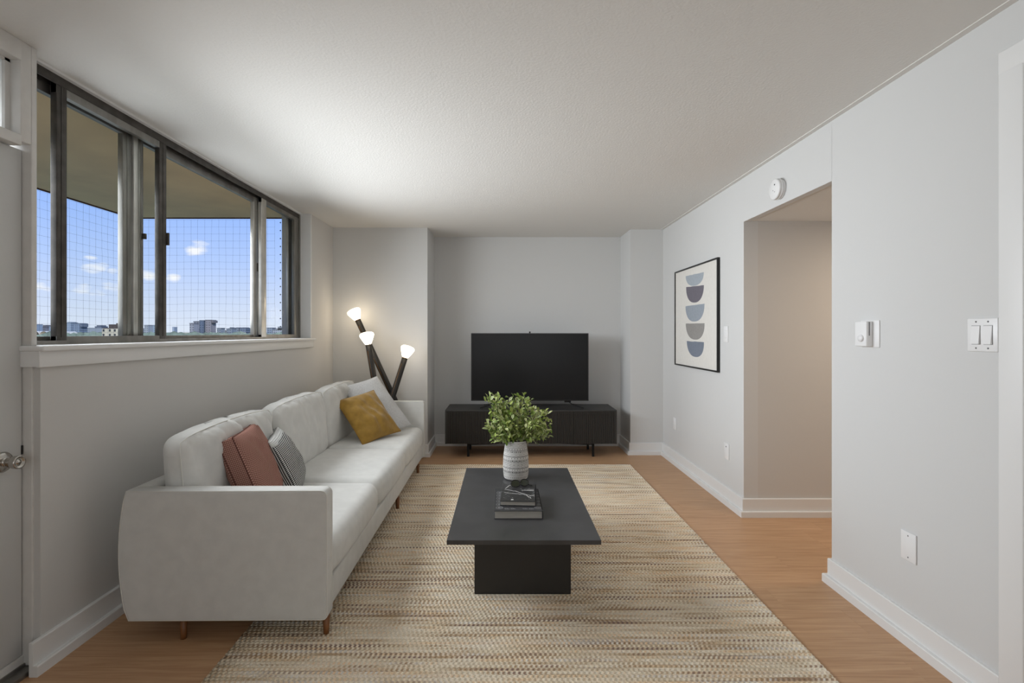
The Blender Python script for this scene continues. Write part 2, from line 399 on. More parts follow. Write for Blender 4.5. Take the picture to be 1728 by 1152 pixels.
# floor with planks
fl = struct('floor', MB().box(XW, 3.35, YR-0.1, YB+0.1, -0.16, -0.012), CONC)
pw, pl = 0.192, 1.28
pm = MB().box(-pl/2+.0002, pl/2-.0002, -pw/2+.0002, pw/2-.0002, -0.012, 0.0)
pme = None; row = 0; y = YR
while y < YB+0.05:
    x = XW - random.choice((0.2, 0.45, 0.7, 0.95, 1.1))
    while x < 3.35:
        if x+pl > XW:
            if pme is None:
                o = pm.build('plank', WOOD, fl); pme = o.data
            else:
                o = bpy.data.objects.new('plank', pme); COL.objects.link(o); o.parent = fl
            x0 = max(x, XW); x1 = min(x+pl, 3.35)
            if x1-x0 > 0.05:
                o.location = ((x0+x1)/2, y+pw/2, 0); o.scale = ((x1-x0)/pl, 1, 1)
            else: bpy.data.objects.remove(o)
        x += pl
    y += pw
cm = MB(); cm.box(-3.56, 3.45, YR-0.15, 4.94, H+0.02, H+0.22).box(XW-.08, 3.45, 4.94, 7.0, H+0.02, H+0.22)
struct('ceiling', MB().box(-1.905, 3.45, YR-0.15, YB+0.15, H, H+0.02), CEIL)
struct('ceiling_slab', cm, CONC)
# left wall: below the window, beyond the window, before the door
struct('wall_left', MB().box(XW, XL, YD, YP+.3, -.01, 1.228).box(XW, XL, YJ, YP+.3, 1.228, H)
       .box(XW, -1.86, YD-.06, YD, 0, 1.228), WALLG)
struct('wall_left_rear', MB().box(XW, XL, YR, 1.02, 0, H), WALLG)
struct('wall_pier_left', MB().box(XL-.2, -0.80, YP, YB+.15, 0, H), WALL)
struct('wall_back', MB().box(-0.85, 1.40, YB, YB+.15, 0, H), WALL)
# right pier with slightly slanted flank
px = MB(); q = [(1.35, YPR), (1.85, YPR), (1.85, YB+.15), (1.345, YB+.15)]
px.add([(a, b, 0) for a, b in q]+[(a, b, H) for a, b in q], [(0,3,2,1),(4,5,6,7),(0,1,5,4),(1,2,6,5),(2,3,7,6),(3,0,4,7)])
struct('wall_pier_right', px, WALL)
Y0, Y1, HO = 2.653, 3.626, 2.085               # hall opening in right wall
struct('wall_right', MB().box(XR, XR+.10, Y1, YB+.1, 0, H).box(XR, XR+.045, Y0-.001, Y1+.001, HO, H)
       .box(XR, XR+.10, 1.66, Y0, 0, H).box(XR, XR+.10, .78, 1.66, 2.17, H).box(XR, XR+.10, YR, .78, 0, H), WALL)
struct('wall_hall_far', MB().box(XR+.10, 3.35, Y1, Y1+.1, 0, 2.2), WALLG)
struct('wall_hall_near', MB().box(XR+.10, 3.35, 1.5, 1.6, 0, 2.2), WALLG)
struct('wall_hall_side', MB().box(3.25, 3.35, 1.6, Y1, 0, 2.2), WALLG)
struct('ceiling_hall', MB().box(XR+.045, 3.35, 1.55, Y1+.1, HO+.004, HO+.1), CEIL)
struct('wall_rear', MB().box(XW, 3.35, YR-.15, YR, 0, H), WALL)
struct('wall_outer_right', MB().box(3.35, 3.45, YR-.15, YB+.15, 0, H).box(XR+.10, 3.35, YB, YB+.15, 0, H), CONC)

# baseboards: board + shoe
def baseboard(name, pts, mat_=TRIM):
    """pts: polyline along the wall foot, the room lies to its left; mitred offset"""
    mb = MB()
    def offs(d):
        out = []
        n = len(pts)
        for i in range(n):
            a = Vector(pts[i]).to_2d() if len(pts[i]) == 3 else Vector(pts[i])
            dirs = []
            if i > 0: dirs.append((Vector(pts[i])-Vector(pts[i-1])).normalized())
            if i < n-1: dirs.append((Vector(pts[i+1])-Vector(pts[i])).normalized())
            ns = [Vector((-q.y, q.x)) for q in dirs]
            if len(ns) == 1: o = ns[0]*d
            else:
                m_ = (ns[0]+ns[1]); m_.normalize(); o = m_*(d/max(.3, m_.dot(ns[0])))
            out.append(a+o)
        return out
    prof = ((0, 0), (.032, 0), (.032, .038), (.029, .042), (.014, .042), (.014, .124), (.011, .128), (0, .128))
    K = len(prof); n = len(pts); rows = [offs(t) for t, z in prof]
    vs = [(*rows[k][i], prof[k][1]) for i in range(n) for k in range(K)]
    fs = []
    for i in range(n-1):
        for k in range(K): fs.append((i*K+k, (i+1)*K+k, (i+1)*K+(k+1) % K, i*K+(k+1) % K))
    fs += [tuple(range(K)), tuple((n-1)*K+k for k in range(K-1, -1, -1))]
    mb.add(vs, fs)
    return struct(name, mb, mat_)
baseboard('baseboard_back', [(3.25, Y1), (XR, Y1), (XR, YPR), (1.35, YPR), (1.345, YB), (-0.80, YB), (-0.80, YP), (XL, YP), (XL, 1.93)])
baseboard('baseboard_right', [(XR, 1.745), (XR, Y0), (XR+.10, Y0)])
baseboard('baseboard_rear', [(XL, 1.0), (XL, YR), (XR, YR), (XR, .70)])
tb = MB().box(XR-.03, XR, .7, YPR, H-.004, H); struct('trim_1', tb, CEIL)          # thin bead along the ceiling edge
# ------------------------------------------------------------------ window
ws = MB().bbox(-1.90, -1.832, 1.968, YJ+.002, 1.228, 1.25, .004, 2)
win = thing('window_1', (-1.93, 3.4, 1.25), kind='structure')
sill = MB().bbox(-1.97, -1.756, 1.955, YJ+.045, 1.228, 1.250, .006, 3)
sill.build('window_sill', TRIM, win)
MB().bbox(XL-.002, XL+.014, YD-.018, YJ+.03, 1.165, 1.230, .003, 2).box(XL-.06, XL+.008, YD-.019, YD-.001, 1.168, 1.228).build('apron', TRIM, win)
MB().bbox(-1.95, XL+.001, YJ-.006, YJ+.02, 1.25, H, .002).build('jamb_lining', TRIM, win)
MB().box(-1.905, -1.868, 1.99, YJ, H-.011, H).build('head_trim', TRIM, win)
XI, XO = -1.905, -1.950                      # the two sliding planes
z0, z1 = 1.250, 2.392
fr = MB()
fr.box(-1.985, -1.888, 1.99, YJ, z1-.012, z1+.008)
for xx in (-1.980, -1.930, -1.892): fr.box(xx-.003, xx+.003, 1.99, YJ, z1-.04, z1-.010)
fr.build('head_track', ALUD, win)
fr = MB().box(-1.985, -1.888, 1.99, YJ, z0-.002, z0+.006)
for xx in (-1.980, -1.930, -1.892): fr.box(xx-.003, xx+.003, 1.99, YJ, z0+.004, z0+.016)
fr.build('sill_track', ALU, win)
fr = MB().box(-1.985, -1.888, YJ-.022, YJ, z0, z1).box(-1.885, -1.893, YJ-.03, YJ, z0, z1)
fr.build('far_jamb_frame', ALU, win)
MB().box(-1.985, -1.90, 1.99, 2.012, z0, z1).build('near_jamb_frame', ALU, win)
def sash(x, ya, yb, wa, wb, top, m_l, m_r, m_t):
    d = 0.013
    s = MB()
    s.box(x-d, x+d, ya, yb, z0+.008, z0+.034); s.box(x-d, x+d, ya, yb, z1-top, z1-.014)
    o = s.build('sash', m_t, win)
    MB().bbox(x-d-.001, x+d+.001, ya, ya+wa, z0+.008, z1-.014, .003, 2).box(x+d, x+d+.003, ya+wa*.42, ya+wa*.55, z0+.03, z1-.04).build('stile', m_l, o)
    MB().bbox(x-d-.001, x+d+.001, yb-wb, yb, z0+.008, z1-.014, .003, 2).box(x+d, x+d+.003, yb-wb*.55, yb-wb*.42, z0+.03, z1-.04).build('stile', m_r, o)
    MB().box(x-.0025, x+.0025, ya+wa-.005, yb-wb+.005, z0+.03, z1-top+.005).build('pane', GLASS, o)
    return o
sA = sash(XI, 2.166, 2.872, .052, .058, .075, ALUD, ALUD, ALU)
sB = sash(XO, 2.012, 2.664, .02, .060, .078, ALU, ALU, ALU)
sC = sash(XO, 2.712, 4.060, .040, .095, .078, ALU, ALUL, ALU)
sD = sash(XI, 4.000, 4.732, .082, .10, .072, ALUL, ALU, ALU)
MB().bbox(-1.985, -1.93, 2.672, 2.704, z0+.005, z1-.01, .003).build('mullion', ALUL, win)
MB().bbox(-1.985, -1.962, 4.665, 4.73, z0+.005, z1-.01, .003).build('mullion', ALUL, win)
MB().bbox(-1.938, -1.925, 4.01, 4.045, 1.30+(CY-458)/F*4.03, 1.30+(CY-444)/F*4.03, .003).build('latch', ALUD, sC)
MB().bbox(-1.936, -1.915, 2.735, 2.748, 1.80, 1.83, .002).build('latch', ALUD, sC)
MB().bbox(-1.905, -1.880, 2.872, 2.882, 1.79, 1.86, .002).build('latch', ALUD, sA)

# ------------------------------------------------------------------ balcony door (left) and closet door (right)
XD = -1.850
dr = thing('door_1', (XD, 1.55, 0), kind='structure')
leaf = MB().bbox(XD-.04, XD, 1.08, 1.966, .062, 2.0, .002).build('door_leaf', DOORM, dr)
tag(leaf, 'flat pale grey door leaf')
MB().box(XD-.035, XD+.004, 1.06, 1.990, .03, .060).build('kick_rail', OLDTRIM, dr)
MB().bbox(-2.0, -1.80, 1.06, 1.974, -.002, .018, .003).box(-1.86, -1.84, 1.06, 1.97, .018, .030).build('threshold', ALU, dr)
fr = MB()
fr.bbox(-1.90, -1.815, 1.905+.065, 2.012, 0.0+.02, 1.25, .003)                     # jamb below the sill line
fr.bbox(-1.90, -1.815, 1.925, 1.968, 1.95+.07, H, .003)                    # post beside transom
fr.bbox(-1.90, -1.815, 1.968, 1.992, 1.25, H, .003)
fr.bbox(-1.90, -1.815, 1.03, 1.93, 2.004, 2.045, .003)                     # rail above leaf
fr.bbox(-1.90, -1.815, 1.03, 1.93, H-.075, H, .003)
fr.bbox(-1.90, -1.815, 1.02, 1.07, 0, H, .003)
fr.build('door_frame', OLDTRIM, dr)
MB().box(-1.875, -1.868, 1.07, 1.93, 2.045, H-.075).build('transom_pane', FROST, dr)
MB().box(-1.868, -1.856, 1.905, 1.925, 2.045, H-.075).box(-1.868, -1.856, 1.07, 1.925, H-.085, H-.075).build('glazing_bead', OLDTRIM, dr)
zk = 0.822; yk = 1.888; R90 = Matrix.Rotation(math.pi/2, 3, 'Y')
kn = MB().lathe([(0, 0), (.038, 0), (.038, .004), (.034, .010), (.018, .014), (.015, .014), (.014, .026), (.017, .030), (.021, .036), (.0235, .048),
                 (.0245, .060), (.0235, .066), (.019, .066), (.017, .061), (.008, .060), (.008, .064), (0, .064)], (XD, yk, zk), 28, R90)
k_ = kn.build('door_knob', CHROME, dr)
MB().lathe([(0, 0), (.003, 0), (.003, .002), (0, .002)], (XD+.012, yk-.028, zk), 10, R90).build('privacy_pinhole', DARK, k_)
MB().box(XD-.002, XD+.003, 1.962, 1.968, zk+.012, zk+.045).build('strike', DARK, dr)

d2 = thing('door_2', (XR, 1.22, 0), kind='structure')
cs = MB()
cs.bbox(XR-.02, XR+.001, 1.655, 1.742, 0, 2.245, .006, 3); cs.bbox(XR-.02, XR+.001, .69, .78, 0, 2.245, .006, 3)
cs.bbox(XR-.021, XR+.001, .69, 1.742, 2.172, 2.25, .006, 3)
cs.build('casing', TRIM, d2)
MB().box(XR, XR+.1, 1.64, 1.66, 0, 2.17).box(XR, XR+.1, .78, .80, 0, 2.17).box(XR, XR+.1, .78, 1.66, 2.155, 2.17).build('jamb', TRIM, d2)
MB().bbox(XR+.03, XR+.07, .802, 1.638, .01, 2.152, .002).build('door_leaf', DOORM, d2)
kn2 = MB().lathe([(0, 0), (.032, 0), (.03, .008), (.012, .012), (.012, .03), (.025, .04), (.025, .06), (0, .066)], (XR+.03, 0.87, .95), 20, Matrix.Rotation(-math.pi/2, 3, 'Y'))
kn2.build('door_knob', CHROME, d2)

# ------------------------------------------------------------------ balcony, brick, net
struct('balcony_soffit', MB().box(-3.54, XW, -1.0, 4.9, 2.40, 2.41).box(-2.14, XW+.02, 4.9, 4.96, 2.40, 2.41), SOFFIT)
struct('trim_2', MB().box(-3.56, -3.54, -1.0, 4.92, 2.392, 2.44).box(-3.54, -2.13, 4.9, 4.92, 2.392, 2.44), DRIP)
struct('balcony_floor', MB().box(-3.56, XW, -1.0, 4.92, -.16, -.02), CONC)
struct('balcony_parapet', MB().box(-3.56, -3.46, -1.0, 4.92, -.02, .98).box(-3.46, XW, 4.82, 4.92, -.02, .98), CONC)
wb = struct('wall_brick', MB().box(-2.132, XW+.0, 4.955, 7.0, -.02, 2.40).box(-2.062, XW+.001, -1.0, 4.955, -.02, -.01), MORTAR)
bme = None
def brick(x0, x1, y0, y1, zc):
    global bme
    if bme is None:
        b_ = MB().bbox(-.5, .5, -.5, .5, -.0275, .0275, .004, 1, False); o = b_.build('brick', BRICK, wb); bme = o.data
    else:
        o = bpy.data.objects.new('brick', bme); COL.objects.link(o); o.parent = wb
    o.location = ((x0+x1)/2, (y0+y1)/2, zc); o.scale = (x1-x0, y1-y0, 1)
for k in range(35):
    zc = .03+k*.067
    if k % 2: brick(-2.143, -2.040, 4.945, 5.145, zc); brick(-2.143, -2.055, 5.155, 5.355, zc)
    else: brick(-2.143, -2.085, 4.945, 5.045, zc); brick(-2.077, -2.03, 4.945, 5.0, zc); brick(-2.143, -2.055, 5.055, 5.255, zc)
# bird net
net = MB(); C = 0.067
def wire(a, b, r=.0006):
    net.tube(a, b, r, r, 3, False, False)
def netplane(org, du, nu, nv):
    g = {}
    for i in range(nu+1):
        for j in range(nv+1):
            jx = 0.006*noise.noise(Vector((i*.7, j*.13, 3+du.x*9))) + .004*noise.noise(Vector((i*3.1, j*3.3, 1)))
            jz = -0.010*math.sin(math.pi*i/nu*3)*.5 + .008*noise.noise(Vector((i*.25, j*.4, 9)))
            g[i, j] = org + du*(i*C+jx) + Vector((0, 0, j*C+jz*(1-j/nv)))
    for i in range(nu+1):
        for j in range(nv+1):
            if i < nu: wire(g[i, j], g[i+1, j])
            if j < nv: wire(g[i, j], g[i, j+1])
            net.add([g[i, j]+Vector(q)*.0022 for q in ((1,0,0),(-1,0,0),(0,1,0),(0,-1,0),(0,0,1),(0,0,-1))],
                    [(0,2,4),(2,1,4),(1,3,4),(3,0,4),(2,0,5),(1,2,5),(3,1,5),(0,3,5)])
netplane(Vector((-3.53, 4.9, .97)), Vector((0, -1, 0)), 58, 21)
netplane(Vector((-3.53, 4.9, .97)), Vector((1, 0, 0)), 20, 21)
for j in range(18):                      # ties into the brick edge
    z = 1.05+j*.077
    net.add([Vector((-2.15, 4.93, z))+Vector(q)*.008 for q in ((1,0,0),(-1,0,0),(0,1,0),(0,-1,0),(0,0,1),(0,0,-1))],
            [(0,2,4),(2,1,4),(1,3,4),(3,0,4),(2,0,5),(1,2,5),(3,1,5),(0,3,5)])
no = net.build('bird_net', NETM); tag(no, 'thin grey square mesh netting strung around the open balcony outside the window', 'netting', kind='stuff')

# ------------------------------------------------------------------ city
GZ = -45.0
g = MB(); g.add([(-3500, -500, GZ), (2500, -500, GZ), (2500, 5200, GZ), (-3500, 5200, GZ)], [(0, 1, 2, 3)])
struct('distant_ground', g, GROUND)
def facade(rgb, dark, sx=3.2, sz=3.0):
    m, t, b = new_mat('facade'); co = t.nodes.new('ShaderNodeTexCoord'); mp = t.nodes.new('ShaderNodeMapping'); L = t.links
    mp.inputs['Rotation'].default_value = (math.pi/2, 0, 0)
    L.new(co.outputs['Object'], mp.inputs[0])
    br = t.nodes.new('ShaderNodeTexBrick'); br.offset = 0.0; br.inputs['Scale'].default_value = 1.0
    br.inputs['Brick Width'].default_value = sx; br.inputs['Row Height'].default_value = sz; br.inputs['Mortar Size'].default_value = 0.8
    br.inputs['Color1'].default_value = lin(dark); br.inputs['Color2'].default_value = lin(dark); br.inputs['Mortar'].default_value = lin(rgb)
    L.new(mp.outputs[0], br.inputs['Vector']); L.new(br.outputs[0], b.inputs['Base Color']); b.inputs['Roughness'].default_value = 0.9
    b.inputs['Specular IOR Level'].default_value = 0.1
    return m
BOX = []
def bld(name, label, u0, u1, ytop, D, rgb, dark=None, group=None, caps=(), depth=None):
    x0 = (u0-CX)/F*D; x1 = (u1-CX)/F*D; zt = EYE+(CY-ytop)/F*D; dp = depth or (x1-x0)*.9+6
    rgb = tuple(int(c*.72+h*.28) for c, h in zip(rgb, (200, 208, 218)))  # distance haze put into the facade colours as a pale sky tint
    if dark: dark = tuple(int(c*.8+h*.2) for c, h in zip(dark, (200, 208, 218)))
    root = thing(name, ((x0+x1)/2, D+dp/2, GZ), label, 'building', group); BOX.append((x0, x1, D, D+dp))
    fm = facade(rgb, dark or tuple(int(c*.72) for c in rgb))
    mb = MB().box(x0, x1, D, D+dp, GZ, zt); mb.build('tower_body', fm, root)
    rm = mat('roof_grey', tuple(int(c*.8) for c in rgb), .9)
    MB().box(x0-.3, x1+.3, D-.3, D+dp+.3, zt, zt+.8).build('parapet', rm, root)
    for (c0, c1, cy) in caps:
        a = (c0-CX)/F*D; b_ = (c1-CX)/F*D; zz = EYE+(CY-cy)/F*D
        MB().box(a, b_, D+1, D+dp-1, zt, zz).build('roof_block', rm, root)
    return root
cool = (128, 146, 166); cool2 = (112, 126, 142); tan = (158, 152, 144); dk = (78, 90, 106)
L_ = [
 ('apartment_block', 'blue grey apartment block at the far left edge of the window view', 47, 58, 547.5, 900, cool, None, ()),
 ('apartment_block', 'low brownish block right of the leftmost blue grey block', 58.5, 66, 551.5, 950, (128, 122, 124), None, ()),
 ('stepped_tower', 'stepped brown block with narrow top above the white sheds', 66.5, 77, 553.5, 1000, (112, 108, 116), None, ((69, 77, 550.5), (71.5, 76.5, 548))),
 ('apartment_block', 'pale blue block just left of the first window post', 83, 93, 551, 900, cool, None, ((86, 91, 549.8),)),
 ('apartment_tower', 'slim pale blue tower right of the first dark window post', 110, 119.5, 544.5, 900, (140, 156, 174), None, ((113, 118, 543),)),
 ('apartment_tower', 'wide blue grey tower with tiered top in second window section', 123.5, 134.5, 546, 850, (108, 124, 144), None, ((125, 133.5, 545), (134.5, 137, 551.5))),
 ('low_block', 'long low grey office block behind the trees', 142, 172, 553.5, 1100, (138, 148, 156), None, ()),
 ('dark_roofed_block', 'small block with dark rounded roof on long low block', 160, 171, 551, 1200, (88, 98, 116), None, ((162.5, 169, 548.5),)),
 ('apartment_block', 'small pale block left of the mullion pair', 236, 239.5, 554.5, 900, (176, 178, 180), None, ()),
 ('apartment_tower', 'beige tower beside two matching slabs in narrow window section', 243.5, 250, 549, 800, (150, 156, 160), None, ((244.5, 249, 548),)),
 ('slab_block', 'pale slab between two towers in the narrow window section', 250.5, 258, 551, 820, (160, 166, 170), None, ()),
 ('apartment_tower', 'blue tower at the right end of narrow window section', 258.5, 267, 549, 780, (128, 148, 160), None, ((261, 265, 547.8),)),
 ('slim_tower', 'lone slim pale tower left of the tall pair', 290.8, 294.3, 552, 1100, (150, 166, 184), None, ()),
 ('tall_tower', 'beige grey stepped tower at the left of the tallest cluster', 320, 327, 546, 620, (138, 138, 142), None, ((322, 326.5, 544.5),)),
 ('tall_tower', 'tall grey tower with roof cranes in the tallest cluster', 326.6, 336.1, 542.8, 640, (118, 120, 126), None, ((329, 335, 541.5),)),
 ('tall_tower', 'dark blue glass tower against the crane topped tower', 336.7, 343.8, 541.2, 640, (70, 84, 104), (52, 64, 84), ()),
 ('tall_tower', 'brown grey curved tower standing apart to the right of the cluster', 346.6, 355.5, 540.5, 640, (124, 118, 120), None, ((347, 353, 539.6), (355.5, 359.2, 544.5))),
 ('apartment_block', 'block with flared top right of the tallest towers', 366, 372.5, 554, 700, (120, 128, 134), None, ((364.8, 373.2, 553),)),
 ('low_block', 'low pale block joined right of the flared block', 373, 380, 558, 720, (160, 162, 160), None, ()),
 ('apartment_block', 'pointed roof block in the middle of the right skyline', 382, 391, 555, 720, (112, 122, 132), None, ((384.5, 390, 553.6), (387, 388.2, 552))),
 ('apartment_tower', 'grey blue twin tower, left one', 396.2, 403.0, 553.5, 740, (108, 118, 130), None, ((398, 402, 552.2),)),
 ('apartment_tower', 'darker blue twin tower, right one', 404.2, 415, 554, 740, (88, 102, 120), None, ((408, 413, 552.2),)),
 ('low_block', 'tiny pale block by the wide window stile', 418, 425, 560, 800, (170, 172, 174), None, ((420, 422, 558.4),)),
 ('apartment_tower', 'blue grey tower in the last window section', 450, 459, 553.5, 760, (118, 130, 142), None, ((451.5, 457.5, 552.5),)),
 ('stepped_block', 'pale stepped block left of the brick pier', 460, 476, 557, 760, (150, 156, 160), None, ((464, 478, 554), (468, 480, 551))),
]
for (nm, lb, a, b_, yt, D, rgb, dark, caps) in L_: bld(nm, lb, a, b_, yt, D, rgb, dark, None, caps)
# nearer concrete block with dark penthouse
D = 330.0
def X_(u): return (u-CX)/F*D
def Z_(y): return EYE+(CY-y)/F*D
nb = thing('concrete_apartment_block', (X_(190), D+8, GZ), 'beige concrete block with dark brick penthouse and roof masts, nearest of the skyline', 'building')
BOX.append((X_(170), X_(216), D, D+14)); nbm = mat('beige_concrete', (196, 188, 168), .9, var=.08, vscale=.3); nbd = mat('dark_brick_penthouse', (78, 70, 66), .9, var=.2, vscale=.6); nbw = mat('dark_window', (60, 62, 66), .4)
MB().box(X_(172), X_(214), D, D+14, GZ, Z_(554.5)).build('tower_body', nbm, nb)
MB().box(X_(172), X_(180), D+1, D+13, Z_(554.5), Z_(553)).box(X_(179.5), X_(213), D+2, D+12, Z_(554.5), Z_(547)).box(X_(190), X_(210), D+3, D+11, Z_(547), Z_(545)).build('penthouse', nbd, nb)
for u in (189.5, 197, 200.5): MB().box(X_(u)-.07, X_(u)+.07, D+5, D+5.14, Z_(545), Z_(545)+ (3.2 if u < 190 else 2.2)).build('mast', nbd, nb)
for u in (173.5, 184, 192.5, 201, 208):
    for k in range(14):
        zz = Z_(559.2)-k*3.0
        if zz < GZ+2: break
        MB().box(X_(u), X_(u)+1.1, D-.15, D+.1, zz, zz+1.5).build('window', nbw, nb)
# white vaulted sheds
for (nm, u0, u1, yt, lb) in (('vaulted_shed', 52, 65.8, 558.6, 'left white vaulted shed roof below the far left towers'), ('vaulted_shed', 66.2, 81, 559.0, 'right white vaulted shed roof below the stepped block')):
    D2 = 420.0; xa = (u0-CX)/F*D2; xb = (u1-CX)/F*D2; zt = EYE+(CY-yt)/F*D2
    BOX.append((xa, xb, D2, D2+30)); sh = MB(); n = 12; vs = []
    for yy in (D2, D2+30):
        for k in range(n+1):
            t = math.pi*k/n; vs.append(((xa+xb)/2-(xb-xa)/2*math.cos(t), yy, zt-3+3*math.sin(t)))
    sh.add(vs, [(k, k+1, n+2+k, n+1+k) for k in range(n)], True); sh.box(xa, xb, D2, D2+30, GZ, zt-3)
    o = sh.build(nm, mat('white_shed', (226, 220, 206), .8)); tag(o, lb, 'building')
# tree line
tr = MB(); random.seed(3)
ico = bmesh.new(); bmesh.ops.create_icosphere(ico, subdivisions=1, radius=1); iv = [v.co.copy() for v in ico.verts]; iff = [[v.index for v in f.verts] for f in ico.faces]
for k in range(2400):
    u = random.uniform(-700, 560); D = random.choice((380, 450, 560, 700, 850, 1000, 1300))*random.uniform(.9, 1.1)
    yy = 561.9+random.uniform(.2, 5.5)*(500/D) + random.random()*1.0
    r = random.uniform(3.5, 7); c = Vector(((u-CX)/F*D, D, EYE+(CY-yy)/F*D - r*.7))
    if any(a-r*1.7 < c.x < b_+r*1.7 and e-r*1.2 < c.y < f+r*1.2 for a, b_, e, f in BOX): continue
    tr.add([c+Vector((v.x*r*1.5, v.y*r, v.z*r)) for v in iv], iff, False)
    if D < 900: tr.box(c.x-.8, c.x+.8, c.y-.8, c.y+.8, GZ, c.z)
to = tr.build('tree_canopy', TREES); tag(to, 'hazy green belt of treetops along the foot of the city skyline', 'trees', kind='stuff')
random.seed(11)

# ------------------------------------------------------------------ rug
rx0, rx1, ry0, ry1 = -1.115, 1.235, 1.51, 5.01
rg = MB(); nr = int((ry1-ry0)/ROW); vs = []; fs = []
prof = ((0, .0075), (.2, .0112), (.5, .0122), (.8, .0112)); xs = [rx0+(rx1-rx0)*i/24 for i in range(25)]
rows = [(ry0, 0.0)]
for i in range(nr):
    for (t, z) in prof: rows.append((ry0+(i+t)*ROW, z))
rows.append((ry0+nr*ROW, .0075)); rows.append((ry0+nr*ROW, 0))
for (yy, z) in rows:
    for i, x in enumerate(xs):
        ex = 0
        if i in (0, 24): ex = .003*noise.noise(Vector((yy*40, i, 0)))
        vs.append((x+ex-rx0, yy+.0018*noise.noise(Vector((x*6, yy*9, 0)))-ry0, z+.001))
W_ = len(xs)
for j in range(len(rows)-1):
    for i in range(W_-1): fs.append((j*W_+i, j*W_+i+1, (j+1)*W_+i+1, (j+1)*W_+i))
rg.add(vs, fs, True)
b0 = len(rg.v)
for side in (0, W_-1):                       # thickness at the two long edges
    o0 = len(rg.v); rg.v += [Vector((rg.v[j*W_+side].x, rg.v[j*W_+side].y, 0.0)) for j in range(len(rows))]
    for j in range(len(rows)-1):
        rg.f.append([j*W_+side, (j+1)*W_+side, o0+j+1, o0+j]); rg.sm.append(False); rg.mi.append(0)
ro = rg.build('rug', RUG); ro.location = (rx0, ry0, 0)
tag(ro, 'large braided rug in cream, tan and brown stripes on the wooden floor', 'rug')

# ------------------------------------------------------------------ soft shapes
def soft_box(hx, hy, hz, r, n=(10, 10, 10), k=4, deform=None):
    def ticks(h, m):
        rr = min(r, h*.98); a = [h-rr + rr*math.sin(math.pi/2*i/k) for i in range(k+1)] if False else [h-rr+rr*i/k for i in range(k+1)]
        mid = [-(h-rr)+2*(h-rr)*i/m for i in range(m+1)]
        return [-x for x in a[::-1]][:-1] + mid + a[1:]
    T = [ticks(hx, n[0]), ticks(hy, n[1]), ticks(hz, n[2])]; Hh = (hx, hy, hz); idx = {}; vs = []; fs = []
    def vert(p):
        key = (round(p[0], 6), round(p[1], 6), round(p[2], 6))
        if key not in idx:
            c = Vector([max(-(Hh[i]-min(r, Hh[i]*.98)), min(Hh[i]-min(r, Hh[i]*.98), p[i])) for i in range(3)])
            d = Vector(p)-c
            mx_ = max(abs(x) for x in d)
            if mx_ > 1e-9:
                q = Vector([d[i]/r for i in range(3)])      # cube -> sphere mapping
                x2, y2, z2 = q.x**2, q.y**2, q.z**2
                sp = Vector((q.x*math.sqrt(max(0, 1-y2/2-z2/2+y2*z2/3)), q.y*math.sqrt(max(0, 1-x2/2-z2/2+x2*z2/3)), q.z*math.sqrt(max(0, 1-x2/2-y2/2+x2*y2/3))))
                d = sp*r
            w = c+d
            if deform: w = deform(w)
            idx[key] = len(vs); vs.append(w)
        return idx[key]
    for ax in range(3):
        a1, a2 = (ax+1) % 3, (ax+2) % 3
        for sgn in (-1, 1):
            for i in range(len(T[a1])-1):
                for j in range(len(T[a2])-1):
                    q = []
                    for (ii, jj) in ((i, j), (i+1, j), (i+1, j+1), (i, j+1)):
                        p = [0, 0, 0]; p[ax] = sgn*Hh[ax]; p[a1] = T[a1][ii]; p[a2] = T[a2][jj]; q.append(vert(p))
                    fs.append(q if sgn > 0 else q[::-1])
    return vs, fs

# ------------------------------------------------------------------ sofa (local frame: x to the front, y along the length)
SO = Vector((-0.742, 2.150, 0)); SR = math.radians(0.55)
SLEN = 2.86; sofa = thing('sofa', SO, 'long off-white three seat sofa with slim arms standing along the window wall', 'sofa', rz=SR)
OFF[sofa.name] = Vector((0, 0, 0))
def arm(y0, y1):
    pts = [(0.0, .095), (0.0, .61)]
    prof = []
    for i in range(7):
        t = math.pi/2*i/6; prof.append((-.026+.026*math.cos(t), .610+.026*math.sin(t)))
    prof.append((-.842, .636))
    for i in range(1, 12):
        t = i/12; prof.append((-.842-.032*math.sin(math.pi*t)**.8+.004*t, .636-(.636-.092)*t))
    prof.append((-.832, .092))
    for i in range(4):
        t = math.pi/2*i/3; prof.append((-.018+.018*math.sin(t), .110-.018*math.cos(t)))
    n = len(prof); mb = MB(); e = .008
    def inset(p, d):
        c = Vector((-.43, .36)); v = Vector(p)
        return Vector((v.x-(d if v.x > c.x else -d)*min(1, abs(v.x-c.x)/.3), v.y-(d if v.y > c.y else -d)*min(1, abs(v.y-c.y)/.2)))
    rings = []
    for (yy, d) in ((y0, e), (y0+.002, e*.35), (y0+e, 0), (y1-e, 0), (y1-.002, e*.35), (y1, e)):
        rings.append([(*(lambda q: (q.x, yy, q.y))(inset(p, d)),) for p in prof])
    vs = [p for r_ in rings for p in r_]; fs = []
    for i in range(5):
        for k in range(n): fs.append((i*n+k, i*n+(k+1) % n, (i+1)*n+(k+1) % n, (i+1)*n+k))
    mb.add(vs, fs, True); mb.add(rings[0], [tuple(range(n))]); mb.add(rings[-1], [tuple(range(n))[::-1]])
    o = mb.build('arm', FABRIC, sofa, local=True)
    for yy in (y0+.003, y1-.003):
        MB().path([(p[0], yy, p[1]) for p in [tuple(inset(q, .002)) for q in prof]], .0032, 6, True).build('piping', PIPING, o, local=True)
    return o
arm(0.0, .072); arm(SLEN-.072, SLEN)
